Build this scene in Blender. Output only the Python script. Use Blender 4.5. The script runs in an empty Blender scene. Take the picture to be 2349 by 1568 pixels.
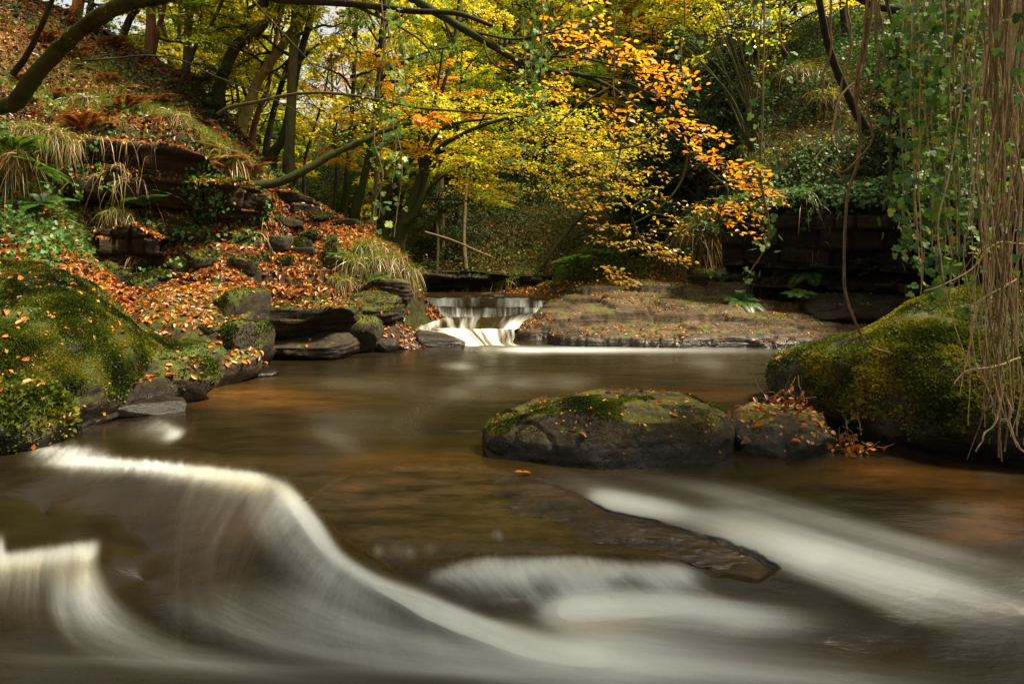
import bpy, math, random
import numpy as np

rng = np.random.default_rng(7)
random.seed(7)
R = math.radians
scene = bpy.context.scene
COL = scene.collection

# ------------------------------------------------------------------ camera geometry
F = 22.0 / 36.0 * 2349.0          # focal length in the units of a 2349 wide picture
CX, HY, CH = 1174.5, 600.0, 1.5   # centre column, horizon row, eye height above the pool

def P(px, py, Y):
    """a point Y metres ahead, given where it is seen"""
    return np.array([(px - CX) / F * Y, Y, CH - (py - HY) / F * Y])

def proj(v):
    Y = np.maximum(v[:, 1], 0.05)
    return v[:, 0] / Y * F + CX, (CH - v[:, 2]) / Y * F + HY

# ------------------------------------------------------------------ noise
def _hash(ix, iy, iz, seed):
    h = (ix.astype(np.int64) * 374761393 + iy.astype(np.int64) * 668265263 + iz.astype(np.int64) * 2147483647 + seed * 1274126177) & 0xFFFFFFFF
    h = ((h ^ (h >> 13)) * 1274126177) & 0xFFFFFFFF
    h = ((h ^ (h >> 16)) * 2246822519) & 0xFFFFFFFF
    return ((h ^ (h >> 15)) & 0xFFFFFF) / float(0xFFFFFF)

def vnoise(p, seed=0):
    i = np.floor(p).astype(np.int64); f = p - i
    f = f * f * (3 - 2 * f)
    out = np.zeros(len(p))
    for dx in (0, 1):
        wx = f[:, 0] if dx else 1 - f[:, 0]
        for dy in (0, 1):
            wy = f[:, 1] if dy else 1 - f[:, 1]
            for dz in (0, 1):
                wz = f[:, 2] if dz else 1 - f[:, 2]
                out += wx * wy * wz * _hash(i[:, 0] + dx, i[:, 1] + dy, i[:, 2] + dz, seed)
    return out * 2 - 1

def fbm(p, octv=4, seed=0, gain=0.5):
    a, s, t = 1.0, np.zeros(len(p)), 0.0
    for k in range(octv):
        s += a * vnoise(p * (2.03 ** k) + 17.3 * k, seed + k); t += a; a *= gain
    return s / t

def fbm2(x, y, octv=4, seed=0, gain=0.5):
    return fbm(np.stack([x, y, np.zeros_like(x) + 0.37], 1), octv, seed, gain)

# ------------------------------------------------------------------ mesh helpers
def link(o, parent=None):
    COL.objects.link(o)
    if parent is not None:
        o.parent = parent
    return o

def make_mesh(name, V, faces, mat=None, attrs=None, smooth=True):
    """faces: one (n,k) array or a list of such arrays"""
    me = bpy.data.meshes.new(name)
    if not isinstance(faces, (list, tuple)):
        faces = [faces]
    faces = [np.asarray(f, dtype=np.int32) for f in faces if len(f)]
    V = np.asarray(V, dtype=np.float32)
    me.vertices.add(len(V)); me.vertices.foreach_set("co", V.ravel())
    loops = np.concatenate([f.ravel() for f in faces])
    sizes = np.concatenate([np.full(len(f), f.shape[1], dtype=np.int32) for f in faces])
    starts = np.concatenate([[0], np.cumsum(sizes)[:-1]]).astype(np.int32)
    me.loops.add(len(loops)); me.loops.foreach_set("vertex_index", loops)
    me.polygons.add(len(sizes)); me.polygons.foreach_set("loop_start", starts)
    if smooth:
        me.polygons.foreach_set("use_smooth", np.ones(len(sizes), dtype=bool))
    for k, a in (attrs or {}).items():
        at = me.attributes.new(k, 'FLOAT', 'POINT')
        at.data.foreach_set("value", np.asarray(a, dtype=np.float32))
    if mat is not None:
        me.materials.append(mat)
    me.update(); me.validate()
    return me

def mesh_obj(name, V, faces, mat=None, parent=None, attrs=None, smooth=True, origin=None):
    if origin is not None:
        V = np.asarray(V) - np.asarray(origin)
    o = bpy.data.objects.new(name, make_mesh(name, V, faces, mat, attrs, smooth))
    if origin is not None:
        o.location = origin
    return link(o, parent)

def empty(name, loc=(0, 0, 0), rz=0.0, s=1.0):
    o = bpy.data.objects.new(name, None)
    o.location = loc; o.rotation_euler = (0, 0, rz); o.scale = (s, s, s)
    o.empty_display_size = 0.2
    return link(o)

def tag(o, label=None, cat=None, group=None, kind=None):
    if label: o['label'] = label
    if cat: o['category'] = cat
    if group: o['group'] = group
    if kind: o['kind'] = kind
    return o

def copy_tree(o, parent=None):
    c = o.copy(); COL.objects.link(c)
    if parent is not None:
        c.parent = parent
    for ch in list(o.children):
        copy_tree(ch, c)
    return c

ORD = ['first', 'second', 'third', 'fourth', 'fifth', 'sixth', 'seventh', 'eighth', 'ninth', 'tenth', 'eleventh', 'twelfth',
       'thirteenth', 'fourteenth', 'fifteenth', 'sixteenth', 'seventeenth', 'eighteenth', 'nineteenth', 'twentieth']
def nth(i):
    tens = ['', '', 'twenty', 'thirty', 'forty', 'fifty', 'sixty', 'seventy', 'eighty', 'ninety']
    if i < 20: return ORD[i]
    n = i + 1
    if n % 10 == 0: return tens[n // 10][:-1] + 'ieth'
    return tens[n // 10] + '-' + ORD[n % 10 - 1]

def catmull(pts, n):
    """smooth curve through pts (k,d), n samples"""
    pts = np.asarray(pts, float)
    if len(pts) == 2:
        t = np.linspace(0, 1, n)[:, None]; return pts[0] * (1 - t) + pts[1] * t
    p = np.vstack([2 * pts[0] - pts[1], pts, 2 * pts[-1] - pts[-2]])
    t = np.linspace(0, len(pts) - 1 - 1e-9, n); i = t.astype(int); u = (t - i)[:, None]
    p0, p1, p2, p3 = p[i], p[i + 1], p[i + 2], p[i + 3]
    return 0.5 * (2 * p1 + (p2 - p0) * u + (2 * p0 - 5 * p1 + 4 * p2 - p3) * u ** 2 + (3 * p1 - p0 - 3 * p2 + p3) * u ** 3)

def nrm(v):
    return v / np.maximum(np.linalg.norm(v, axis=-1, keepdims=True), 1e-9)

class Geo:
    """collects geometry that becomes one mesh"""
    def __init__(s): s.V = []; s.F = {}; s.A = []; s.n = 0
    def add(s, V, F, a=None):
        V = np.asarray(V); F = np.asarray(F)
        s.V.append(V); s.F.setdefault(F.shape[1], []).append(F + s.n)
        s.A.append(np.zeros(len(V)) if a is None else np.broadcast_to(a, (len(V),)))
        s.n += len(V)
    def tube(s, pts, rad, sides=6, a=0.0, rough=0.0):
        pts = np.asarray(pts, float); n = len(pts)
        rad = np.broadcast_to(np.asarray(rad, float), (n,))
        T = nrm(np.gradient(pts, axis=0))
        ref = np.array([0.0, 0, 1]) if abs(T[:, 2]).mean() < 0.8 else np.array([1.0, 0, 0])
        B = nrm(np.cross(T, ref)); N = np.cross(B, T)
        ang = np.linspace(0, 2 * np.pi, sides, endpoint=False)
        rr = rad[:, None] * np.ones(sides)[None]
        if rough:
            q = np.stack([np.repeat(np.arange(n) * 0.35, sides), np.tile(np.cos(ang) * 1.3, n), np.tile(np.sin(ang) * 1.3, n)], 1) + pts[0, 0] * 7.1
            rr = rr * (1 + rough * fbm(q, 3, 5).reshape(n, sides))
        V = pts[:, None] + rr[..., None] * (np.cos(ang)[None, :, None] * B[:, None] + np.sin(ang)[None, :, None] * N[:, None])
        i = np.arange(n - 1)[:, None] * sides; j = np.arange(sides)[None]; k = (j + 1) % sides
        Fq = np.stack([i + j, i + k, i + sides + k, i + sides + j], -1).reshape(-1, 4)
        s.add(V.reshape(-1, 3), Fq, a)
        if rad[-1] > 0.004:
            s.add(np.vstack([V[-1]]), np.array([list(range(sides))]), a)
    def obj(s, name, mat, parent=None, smooth=True, origin=None):
        return mesh_obj(name, np.vstack(s.V), [np.vstack(f) for f in s.F.values()], mat, parent, {'rnd': np.concatenate(s.A)}, smooth, origin)
    def mesh(s, name, mat, smooth=True):
        return make_mesh(name, np.vstack(s.V), [np.vstack(f) for f in s.F.values()], mat, {'rnd': np.concatenate(s.A)}, smooth)

# leaf templates: (across, along, up) and faces
LEAF = {
 'quad': (np.array([[0, 0, 0], [.33, .5, .06], [0, 1, -.05], [-.33, .5, .06]]), [[0, 1, 2, 3]]),
 'beech': (np.array([[0, 0, 0], [.27, .30, .07], [.25, .68, .05], [0, 1.0, -.10], [-.25, .68, .05], [-.27, .30, .07]]), [[0, 1, 2, 3], [3, 4, 5, 0]]),
 'ivy': (np.array([[0, 0, 0], [.30, -.12, .03], [.48, .28, .0], [.24, .42, .06], [.34, .70, .0], [0, 1.0, -.06], [-.34, .70, .0], [-.24, .42, .06], [-.48, .28, .0], [-.30, -.12, .03]]),
         [[0, 1, 2, 3], [0, 3, 4, 5], [0, 5, 6, 7], [0, 7, 8, 9]]),
 'blade': (np.array([[-.5, 0, 0], [.5, 0, 0], [.42, .5, .12], [-.42, .5, .12], [0, 1, .0]]), None),
}
LEAF['pinna'] = (np.array([[0, 0, 0], [.10, .3, .02], [0, 1, -.08], [-.10, .3, .02]]), [[0, 1, 2, 3]])
def leaves(geo, pos, nor, size, rnd=None, kind='beech', tang=None, g=None, curl=1.0):
    """leaf blades at pos lying across nor"""
    g = g or rng
    n = len(pos)
    if n == 0: return
    nor = nrm(nor)
    if tang is None:
        tang = g.normal(size=(n, 3))
    T = nrm(tang - nor * (tang * nor).sum(1, keepdims=True)); B = np.cross(T, nor)
    tv, tf = LEAF[kind]
    size = np.broadcast_to(size, (n,))[:, None, None]
    c = (curl * (0.4 + 1.2 * g.random(n)))[:, None, None]
    V = pos[:, None] + size * (tv[None, :, 0:1] * B[:, None] + tv[None, :, 1:2] * T[:, None] + c * tv[None, :, 2:3] * nor[:, None])
    k = len(tv)
    Fq = (np.asarray(tf)[None] + (np.arange(n) * k)[:, None, None]).reshape(-1, 4)
    if rnd is None: rnd = g.random(n)
    geo.add(V.reshape(-1, 3), Fq, np.repeat(rnd, k))

def blades(geo, base, direc, length, width, droop, rnd, seg=4, g=None):
    """grass blades: arching strips, vectorised"""
    g = g or rng
    n = len(base)
    direc = nrm(direc)
    side = nrm(np.cross(direc, g.normal(size=(n, 3))))
    t = np.linspace(0, 1, seg + 1)
    length = np.broadcast_to(length, (n,)); droop = np.broadcast_to(droop, (n,)); width = np.broadcast_to(width, (n,))
    c = base[:, None] + direc[:, None] * (t[None, :, None] * length[:, None, None])
    c[:, :, 2] -= (droop * length)[:, None] * t[None] ** 2
    w = width[:, None] * (1 - t[None] ** 1.6) * 0.5 + 0.0004
    V = np.stack([c - side[:, None] * w[..., None], c + side[:, None] * w[..., None]], 2).reshape(n, -1, 3)
    i = np.arange(seg) * 2
    f = np.stack([i, i + 1, i + 3, i + 2], 1)
    Fq = (f[None] + (np.arange(n) * 2 * (seg + 1))[:, None, None]).reshape(-1, 4)
    geo.add(V.reshape(-1, 3), Fq, np.repeat(rnd, 2 * (seg + 1)))

# ------------------------------------------------------------------ materials
def newmat(name):
    m = bpy.data.materials.new(name); m.use_nodes = True
    nt = m.node_tree; nt.nodes.clear()
    return m, nt, nt.nodes, nt.links

def N(nt, typ, **kw):
    n = nt.nodes.new(typ)
    for k, v in kw.items():
        if k.startswith('i_'):
            n.inputs[k[2:].replace('_', ' ')].default_value = v
        else:
            setattr(n, k, v)
    return n

def ramp(nt, stops, fac=None, interp='LINEAR'):
    r = nt.nodes.new('ShaderNodeValToRGB'); r.color_ramp.interpolation = interp
    e = r.color_ramp.elements
    while len(e) < len(stops): e.new(0.5)
    for el, (p, c) in zip(e, stops):
        el.position = p; el.color = (*c, 1) if len(c) == 3 else c
    if fac is not None: nt.links.new(fac, r.inputs['Fac'])
    return r

def mixc(nt, fac, a, b, mode='MIX'):
    m = nt.nodes.new('ShaderNodeMix'); m.data_type = 'RGBA'; m.blend_type = mode
    for sock, v in ((m.inputs['Factor'], fac), (m.inputs['A'], a), (m.inputs['B'], b)):
        if hasattr(v, 'is_linked') or hasattr(v, 'node'):
            nt.links.new(v, sock)
        elif isinstance(v, (tuple, list)):
            sock.default_value = (*v, 1)
        else:
            sock.default_value = v
    return m.outputs['Result']

def math_(nt, op, a, b=None, c=None, clamp=False):
    m = nt.nodes.new('ShaderNodeMath'); m.operation = op; m.use_clamp = clamp
    for k, v in enumerate((a, b, c)):
        if v is None: continue
        if hasattr(v, 'node'): nt.links.new(v, m.inputs[k])
        else: m.inputs[k].default_value = v
    return m.outputs[0]

def noise(nt, scale, detail=4, rough=0.55, vec=None, w=None):
    n = nt.nodes.new('ShaderNodeTexNoise'); n.inputs['Scale'].default_value = scale
    n.inputs['Detail'].default_value = detail; n.inputs['Roughness'].default_value = rough
    if vec is not None: nt.links.new(vec, n.inputs['Vector'])
    return n.outputs['Fac']

def smooth(nt, v, a, b):
    m = nt.nodes.new('ShaderNodeMapRange'); m.interpolation_type = 'SMOOTHSTEP'
    nt.links.new(v, m.inputs['Value']); m.inputs['From Min'].default_value = a; m.inputs['From Max'].default_value = b
    return m.outputs['Result']

def leaf_mat(name, stops, transl=0.45, gloss=0.06, rough=0.4, attr='rnd', tmul=(1.25, 1.15, 0.8)):
    m, nt, ns, ln = newmat(name)
    a = N(nt, 'ShaderNodeAttribute', attribute_name=attr)
    oi = N(nt, 'ShaderNodeObjectInfo')
    v = math_(nt, 'ADD', a.outputs['Fac'], math_(nt, 'MULTIPLY', math_(nt, 'SUBTRACT', oi.outputs['Random'], 0.5), 0.22), clamp=True)
    col = ramp(nt, stops, v).outputs['Color']
    d = N(nt, 'ShaderNodeBsdfDiffuse'); t = N(nt, 'ShaderNodeBsdfTranslucent'); g = N(nt, 'ShaderNodeBsdfGlossy'); g.inputs['Roughness'].default_value = rough
    ln.new(col, d.inputs['Color'])
    ln.new(mixc(nt, 1.0, col, tmul, 'MULTIPLY'), t.inputs['Color'])
    g.inputs['Color'].default_value = (0.8, 0.8, 0.8, 1)
    mx = N(nt, 'ShaderNodeMixShader'); mx.inputs[0].default_value = transl
    ln.new(d.outputs[0], mx.inputs[1]); ln.new(t.outputs[0], mx.inputs[2])
    m2 = N(nt, 'ShaderNodeMixShader'); m2.inputs[0].default_value = gloss
    ln.new(mx.outputs[0], m2.inputs[1]); ln.new(g.outputs[0], m2.inputs[2])
    o = N(nt, 'ShaderNodeOutputMaterial'); ln.new(m2.outputs[0], o.inputs['Surface'])
    return m

def bump(nt, h, strength, dist):
    b = N(nt, 'ShaderNodeBump'); b.inputs['Strength'].default_value = strength; b.inputs['Distance'].default_value = dist
    nt.links.new(h, b.inputs['Height'])
    return b.outputs['Normal']

def rock_mat(name, c1, c2, c3, moss=0.5, mosscol=((.018, .022, .004), (.06, .075, .008), (.13, .12, .012)), strata=0.0, wetz=0.12, scale=1.0, lichen=0.0, bumpd=0.02):
    m, nt, ns, ln = newmat(name)
    geo = N(nt, 'ShaderNodeNewGeometry')
    pos = geo.outputs['Position']
    sep = N(nt, 'ShaderNodeSeparateXYZ'); ln.new(pos, sep.inputs[0])
    n1 = noise(nt, 2.2 * scale, 6, 0.6, pos); n2 = noise(nt, 14 * scale, 6, 0.65, pos); n3 = noise(nt, 70 * scale, 3, 0.6, pos)
    st = N(nt, 'ShaderNodeMapping'); st.inputs['Scale'].default_value = (0.7, 0.7, 9.0); st.inputs['Rotation'].default_value = (R(4), R(-5), 0)
    ln.new(pos, st.inputs['Vector'])
    ns_ = noise(nt, 1.6 * scale, 5, 0.6, st.outputs[0])
    base = ramp(nt, [(0.28, c1), (0.5, c2), (0.74, c3)], math_(nt, 'ADD', math_(nt, 'MULTIPLY', n1, 0.55), math_(nt, 'MULTIPLY', ns_ if strata else n2, 0.45))).outputs['Color']
    speck = ramp(nt, [(0.3, (.45, .45, .45)), (0.7, (1.35, 1.35, 1.35))], n2).outputs['Color']
    base = mixc(nt, 0.8, base, speck, 'MULTIPLY')
    if lichen:
        lf = math_(nt, 'MULTIPLY', smooth(nt, noise(nt, 5 * scale, 5, 0.7, pos), 0.58, 0.72), lichen)
        base = mixc(nt, lf, base, (.20, .19, .13))
    # wet band just above the water
    wet = math_(nt, 'SUBTRACT', 1.0, smooth(nt, math_(nt, 'ADD', sep.outputs['Z'], math_(nt, 'MULTIPLY', math_(nt, 'SUBTRACT', n1, 0.5), 0.25)), wetz * 0.4, wetz), clamp=True)
    base = mixc(nt, math_(nt, 'MULTIPLY', wet, 0.75), base, (.006, .005, .004))
    sepn = N(nt, 'ShaderNodeSeparateXYZ'); ln.new(geo.outputs['Normal'], sepn.inputs[0])
    mz = math_(nt, 'ADD', math_(nt, 'MULTIPLY', sepn.outputs['Z'], 0.6), math_(nt, 'MULTIPLY', math_(nt, 'SUBTRACT', noise(nt, 2.6 * scale, 5, 0.65, pos), 0.5), 2.0))
    mf = smooth(nt, mz, 0.85 - moss, 1.15 - moss)
    mf = math_(nt, 'MULTIPLY', mf, math_(nt, 'SUBTRACT', 1.0, wet))
    mc = ramp(nt, [(0.3, mosscol[0]), (0.52, mosscol[1]), (0.75, mosscol[2])], math_(nt, 'ADD', math_(nt, 'MULTIPLY', n2, 0.6), math_(nt, 'MULTIPLY', n3, 0.4))).outputs['Color']
    col = mixc(nt, mf, base, mc)
    b = N(nt, 'ShaderNodeBsdfPrincipled'); ln.new(col, b.inputs['Base Color'])
    rr = math_(nt, 'ADD', math_(nt, 'SUBTRACT', 0.85, math_(nt, 'MULTIPLY', wet, 0.62)), math_(nt, 'MULTIPLY', math_(nt, 'SUBTRACT', n2, 0.5), 0.25), clamp=True)
    ln.new(rr, b.inputs['Roughness']); b.inputs['Specular IOR Level'].default_value = 0.35
    h = math_(nt, 'ADD', math_(nt, 'MULTIPLY', n2, 1.0), math_(nt, 'MULTIPLY', n3, 0.35))
    if strata: h = math_(nt, 'ADD', h, math_(nt, 'MULTIPLY', ns_, strata * 2.0))
    ln.new(bump(nt, h, 0.9, bumpd), b.inputs['Normal'])
    o = N(nt, 'ShaderNodeOutputMaterial'); ln.new(b.outputs[0], o.inputs['Surface'])
    return m

def bark_mat(name, c1, c2, moss=0.5, mossc=(.05, .065, .008), scale=1.0):
    m, nt, ns, ln = newmat(name)
    geo = N(nt, 'ShaderNodeNewGeometry'); pos = geo.outputs['Position']
    mp = N(nt, 'ShaderNodeMapping'); mp.inputs['Scale'].default_value = (6 * scale, 6 * scale, 1.2 * scale); ln.new(pos, mp.inputs['Vector'])
    n1 = noise(nt, 3.0, 6, 0.65, mp.outputs[0]); n2 = noise(nt, 2.0, 4, 0.6, pos)
    col = ramp(nt, [(0.3, c1), (0.7, c2)], n1).outputs['Color']
    mf = math_(nt, 'MULTIPLY', smooth(nt, n2, 0.62 - 0.3 * moss, 0.75 - 0.3 * moss), min(1.0, moss * 1.4))
    col = mixc(nt, mf, col, mossc)
    col = mixc(nt, 0.7, col, ramp(nt, [(.3, (.5, .5, .5)), (.7, (1.3, 1.3, 1.3))], noise(nt, 40, 3, .6, pos)).outputs['Color'], 'MULTIPLY')
    b = N(nt, 'ShaderNodeBsdfPrincipled'); ln.new(col, b.inputs['Base Color']); b.inputs['Roughness'].default_value = 0.85
    b.inputs['Specular IOR Level'].default_value = 0.2
    ln.new(bump(nt, n1, 0.8, 0.02), b.inputs['Normal'])
    o = N(nt, 'ShaderNodeOutputMaterial'); ln.new(b.outputs[0], o.inputs['Surface'])
    return m

M = {}
M['rock_dark'] = rock_mat('dark_wet_sandstone', (.010, .0075, .005), (.026, .018, .010), (.06, .041, .022), moss=0.18, strata=0.6, wetz=0.2)
M['rock_boulder'] = rock_mat('boulder_sandstone', (.012, .0095, .006), (.034, .027, .016), (.085, .068, .038), moss=0.48, wetz=0.22, scale=1.6, lichen=.25,
                             mosscol=((.04, .042, .007), (.11, .11, .014), (.22, .20, .025)))
M['rock_mossy'] = rock_mat('mossy_sandstone', (.014, .010, .006), (.032, .023, .012), (.066, .047, .024), moss=0.55, wetz=0.2)
M['rock_wedge'] = rock_mat('wet_footed_mossy_sandstone', (.010, .008, .006), (.022, .018, .012), (.045, .036, .02), moss=0.55, wetz=0.62)
M['rock_moss_heavy'] = rock_mat('heavily_mossed_stone', (.012, .009, .006), (.027, .019, .011), (.05, .036, .02), moss=0.8, wetz=0.25,
                                mosscol=((.014, .02, .003), (.045, .065, .006), (.11, .13, .012)))
M['rock_strata'] = rock_mat('bedded_sandstone', (.010, .0065, .0035), (.030, .018, .008), (.078, .045, .019), moss=0.42, strata=1.0, wetz=0.1, scale=1.2)
M['rock_shade_dark'] = rock_mat('shade_darkened_stone', (.007, .0055, .004), (.02, .0155, .0095), (.05, .036, .021), moss=0.24, strata=0.8, wetz=0.05)  # shade under the overhang is put into this darker stone colour
M['rock_shelf'] = rock_mat('tan_river_shelf', (.014, .010, .006), (.065, .043, .021), (.19, .135, .068), moss=0.30, strata=0.9, wetz=0.24, lichen=.3,
                           mosscol=((.018, .022, .003), (.075, .085, .008), (.17, .17, .02)))
M['bark_dark'] = bark_mat('dark_bark', (.012, .010, .007), (.045, .035, .022), 0.35)
M['bark_moss'] = bark_mat('mossy_bark', (.014, .012, .007), (.04, .034, .016), 0.9, (.034, .042, .006))
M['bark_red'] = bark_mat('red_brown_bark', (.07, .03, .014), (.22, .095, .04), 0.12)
M['bark_sun_orange'] = bark_mat('sun_tinted_orange_bark', (.22, .08, .02), (.55, .24, .06), 0.0)  # orange sunlight on the trunk is put into this bark colour
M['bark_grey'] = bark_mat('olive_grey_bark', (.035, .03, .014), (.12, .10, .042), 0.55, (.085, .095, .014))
M['bark_sun_yellow'] = bark_mat('sun_tinted_yellow_bark', (.12, .09, .028), (.36, .27, .07), 0.4, (.12, .13, .02))  # yellow sunlight on the leaning trunk is put into this bark colour
M['vine'] = bark_mat('tan_vine_bark', (.10, .062, .03), (.34, .23, .12), 0.0, scale=3)
M['vine_pale'] = bark_mat('pale_straw_vine_bark', (.28, .20, .10), (.68, .52, .30), 0.0, scale=3)
M['twig'] = bark_mat('dry_twig', (.05, .035, .02), (.16, .11, .06), 0.1, scale=3)

M['lf_yellow'] = leaf_mat('yellow_green_leaves', [(0.0, (.14, .24, .012)), (.3, (.36, .42, .02)), (.6, (.62, .56, .025)), (.88, (.72, .52, .025)), (1, (.7, .30, .018))], .6)
M['lf_green'] = leaf_mat('green_leaves', [(0.0, (.07, .14, .012)), (.5, (.2, .28, .018)), (.85, (.34, .34, .022)), (1, (.5, .4, .02))], .5)
M['lf_gold'] = leaf_mat('golden_beech_leaves', [(0.0, (.25, .24, .015)), (.35, (.5, .36, .018)), (.7, (.62, .30, .015)), (1, (.6, .17, .01))], .5)
M['lf_orange'] = leaf_mat('orange_beech_leaves', [(0.0, (.78, .55, .03)), (.3, (.80, .38, .018)), (.7, (.76, .25, .012)), (1, (.55, .14, .01))], .55)
M['lf_dark'] = leaf_mat('dark_evergreen_leaves', [(0.0, (.014, .026, .006)), (.6, (.035, .06, .012)), (1, (.075, .11, .02))], .2, gloss=.02, rough=.6)
M['lf_ivy'] = leaf_mat('ivy_leaves', [(0.0, (.03, .09, .014)), (.5, (.085, .21, .03)), (.85, (.19, .34, .04)), (1, (.36, .42, .04))], .4, gloss=.04, rough=.5)
M['litter'] = leaf_mat('fallen_beech_leaves', [(0.0, (.04, .018, .007)), (.25, (.14, .045, .008)), (.55, (.36, .105, .010)), (.85, (.54, .19, .016)), (1, (.56, .32, .04))], .15, gloss=.05)
M['grass'] = leaf_mat('grass_blades', [(0.0, (.04, .08, .008)), (.45, (.11, .17, .012)), (.75, (.24, .25, .025)), (1, (.45, .34, .10))], .35)
M['straw'] = leaf_mat('dead_straw_blades', [(0.0, (.28, .16, .05)), (.5, (.45, .29, .11)), (1, (.55, .40, .18))], .3)
M['fern'] = leaf_mat('fern_fronds', [(0.0, (.03, .085, .012)), (.6, (.08, .19, .02)), (1, (.17, .26, .03))], .4)
M['moss'] = leaf_mat('moss_sprigs', [(0.0, (.018, .026, .004)), (.4, (.055, .08, .008)), (.8, (.13, .16, .016)), (1, (.26, .22, .025))], .3, gloss=.02)
M['scrub'] = leaf_mat('scrub_leaves', [(0.0, (.02, .035, .008)), (.5, (.055, .085, .014)), (.85, (.12, .14, .025)), (1, (.28, .2, .06))], .3, gloss=.015, rough=.6)
M['rust'] = leaf_mat('rusty_bracken', [(0.0, (.10, .04, .012)), (.5, (.26, .10, .02)), (1, (.42, .2, .04))], .3)
M['needle'] = leaf_mat('larch_needles', [(0.0, (.3, .13, .02)), (1, (.62, .36, .05))], .2)

#@@GROUND
# ------------------------------------------------------------------ ground
def sstep(a, b, x):
    t = np.clip((x - a) / (b - a), 0, 1); return t * t * (3 - 2 * t)
_cp = []
def c3(*xyz): _cp.append(np.array(xyz, float))
def cq(px, py, Y): _cp.append(P(px, py, Y))
# stream bed
for q in [(0, 0, -1.2), (-3, 0, -1.2), (3, 0, -1.1), (0, 2, -1.1), (-2, 3, -1.0), (2.5, 3, -.9), (-4, 3, -.7), (0, 5, -.7), (0, 8, -.7), (1.5, 9, -.7), (-2, 9, -.7), (3, 9, -.7), (-2.8, 6, -.7),
          (2.6, 6.5, -.7), (4, 9.5, -.5), (-.5, 11.6, -.35), (-1.2, 13.6, .35), (0.2, 13.6, .35), (-1.3, 14.8, .45), (-.4, 15.8, .42), (-3.2, 17.2, .45), (-4.5, 18, .45), (-8, 20, .5), (-2.2, 15.8, .42)]: c3(*q)
# left bank, waterline and shelves
for q in [(-5.6, 5, -.1), (-5.2, 6, .1), (-4.8, 7.5, .1), (-4.3, 8.9, -.1), (-4.1, 9.8, -.25), (-3, 10.3, -.25), (-1.9, 11.4, -.25), (-1.75, 12.2, 0), (-2.1, 13.4, .3), (-2.9, 14.8, .6),
          (-9, 4.5, 2.6), (-7, 3.5, .8), (-8, 1.5, 1.5), (-12, 8, 6.2), (-14, 4, 6.5), (-20, 0, 9), (-20, 10, 11), (-20, 20, 10), (-20, 40, 9), (-9, 36, 5), (-12, 25, 4.5), (-6, 24, 2.8), (-7.5, 6.5, 1.5), (-6.3, 6.6, .7)]: c3(*q)
for q in [(420, 720, 9.2), (420, 664, 10.2), (300, 672, 9.9), (560, 665, 10.4), (150, 585, 9.0), (0, 500, 9.0), (100, 450, 9.8), (0, 360, 9.6), (-100, 250, 9.6),
          (250, 620, 10.6), (380, 645, 10.7), (560, 638, 10.9), (680, 600, 11.6),
          (80, 335, 10.9), (250, 265, 11.6), (420, 300, 12.1), (560, 410, 12.4), (660, 475, 13.0),
          (100, 230, 12.5), (200, 180, 13.5), (320, 200, 14.0), (450, 290, 14.0), (560, 350, 14.5), (440, 195, 15.5), (350, 135, 16), (250, 75, 16.5), (150, 30, 16), (60, 0, 15),
          (600, 684, 11.0), (700, 684, 11.0), (830, 684, 11.5), (640, 600, 11.5), (800, 605, 12), (700, 540, 12.7), (750, 520, 13), (740, 472, 14), (860, 512, 13.8), (925, 582, 12.9), (935, 612, 12.4), (850, 640, 11.5)]: cq(*q)
# behind the left ridge
for q in [(-3.0, 15.2, 1.1), (-4.4, 16.3, 1.9), (-6.2, 18, 3.4), (-8.5, 19, 5.2), (-11, 20, 6.6), (-5.5, 20, 2.2), (-9, 23, 3.6)]: c3(*q)
# far bank behind the falls
for q in [(950, 674, 17.0), (1080, 672, 17.2), (1250, 668, 16.4), (1000, 600, 19), (1000, 500, 22), (1000, 420, 27), (1200, 600, 18.3), (1200, 480, 21), (1400, 600, 17.3), (1400, 470, 20), (1600, 600, 16), (1600, 450, 17.6), (1600, 300, 21), (1300, 330, 26), (820, 480, 30)]: cq(*q)
for q in [(0, 42, 12), (15, 40, 15), (-10, 48, 8), (30, 60, 24), (-30, 60, 14), (0, 80, 20)]: c3(*q)
# right shelf
for q in [(1160, 797, 11.1), (1400, 800, 11.1), (1640, 802, 11.0), (1800, 803, 10.8), (1280, 695, 13), (1450, 684, 13.5), (1600, 702, 13), (1500, 662, 14.5), (1700, 655, 14), (1800, 735, 12.4), (1950, 745, 11.8), (1250, 652, 15.8), (1400, 642, 16), (1300, 745, 11.9), (1550, 745, 12)]: cq(*q)
for q in [(6.4, 10.3, 0), (7.2, 8.5, .1), (5.5, 8.4, -.3), (6.5, 6.5, .2), (5.5, 4.5, -.1), (8, 4, .8), (9.5, 6, 1.5)]: c3(*q)
# right cliff, hillside above
for q in [(1750, 679, 14.4), (1950, 688, 14.0), (2100, 697, 13.1), (1700, 440, 15.3), (1850, 432, 14.9), (2050, 412, 14.1), (1700, 335, 16), (1800, 205, 18), (1950, 255, 16), (1950, 100, 19), (2150, 200, 15), (2300, 100, 16), (2349, 300, 12.2)]: cq(*q)
for q in [(10.6, 11.4, 1.0), (11.6, 11.8, 3.3), (14, 16, 9), (20, 10, 9), (20, 25, 13), (12.5, 5, 4), (14, 0, 5), (30, 0, 12), (24, 40, 17)]: c3(*q)
_cp = np.array(_cp)
def _rbf(cp, lam):
    d = np.linalg.norm(cp[:, None, :2] - cp[None, :, :2], axis=2)
    n = len(cp); A = np.zeros((n + 3, n + 3)); A[:n, :n] = -d + lam * np.eye(n)
    A[:n, n] = 1; A[:n, n + 1:n + 3] = cp[:, :2]; A[n, :n] = 1; A[n + 1:, :n] = cp[:, :2].T
    return np.linalg.solve(A, np.concatenate([cp[:, 2], [0, 0, 0]]))
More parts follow.
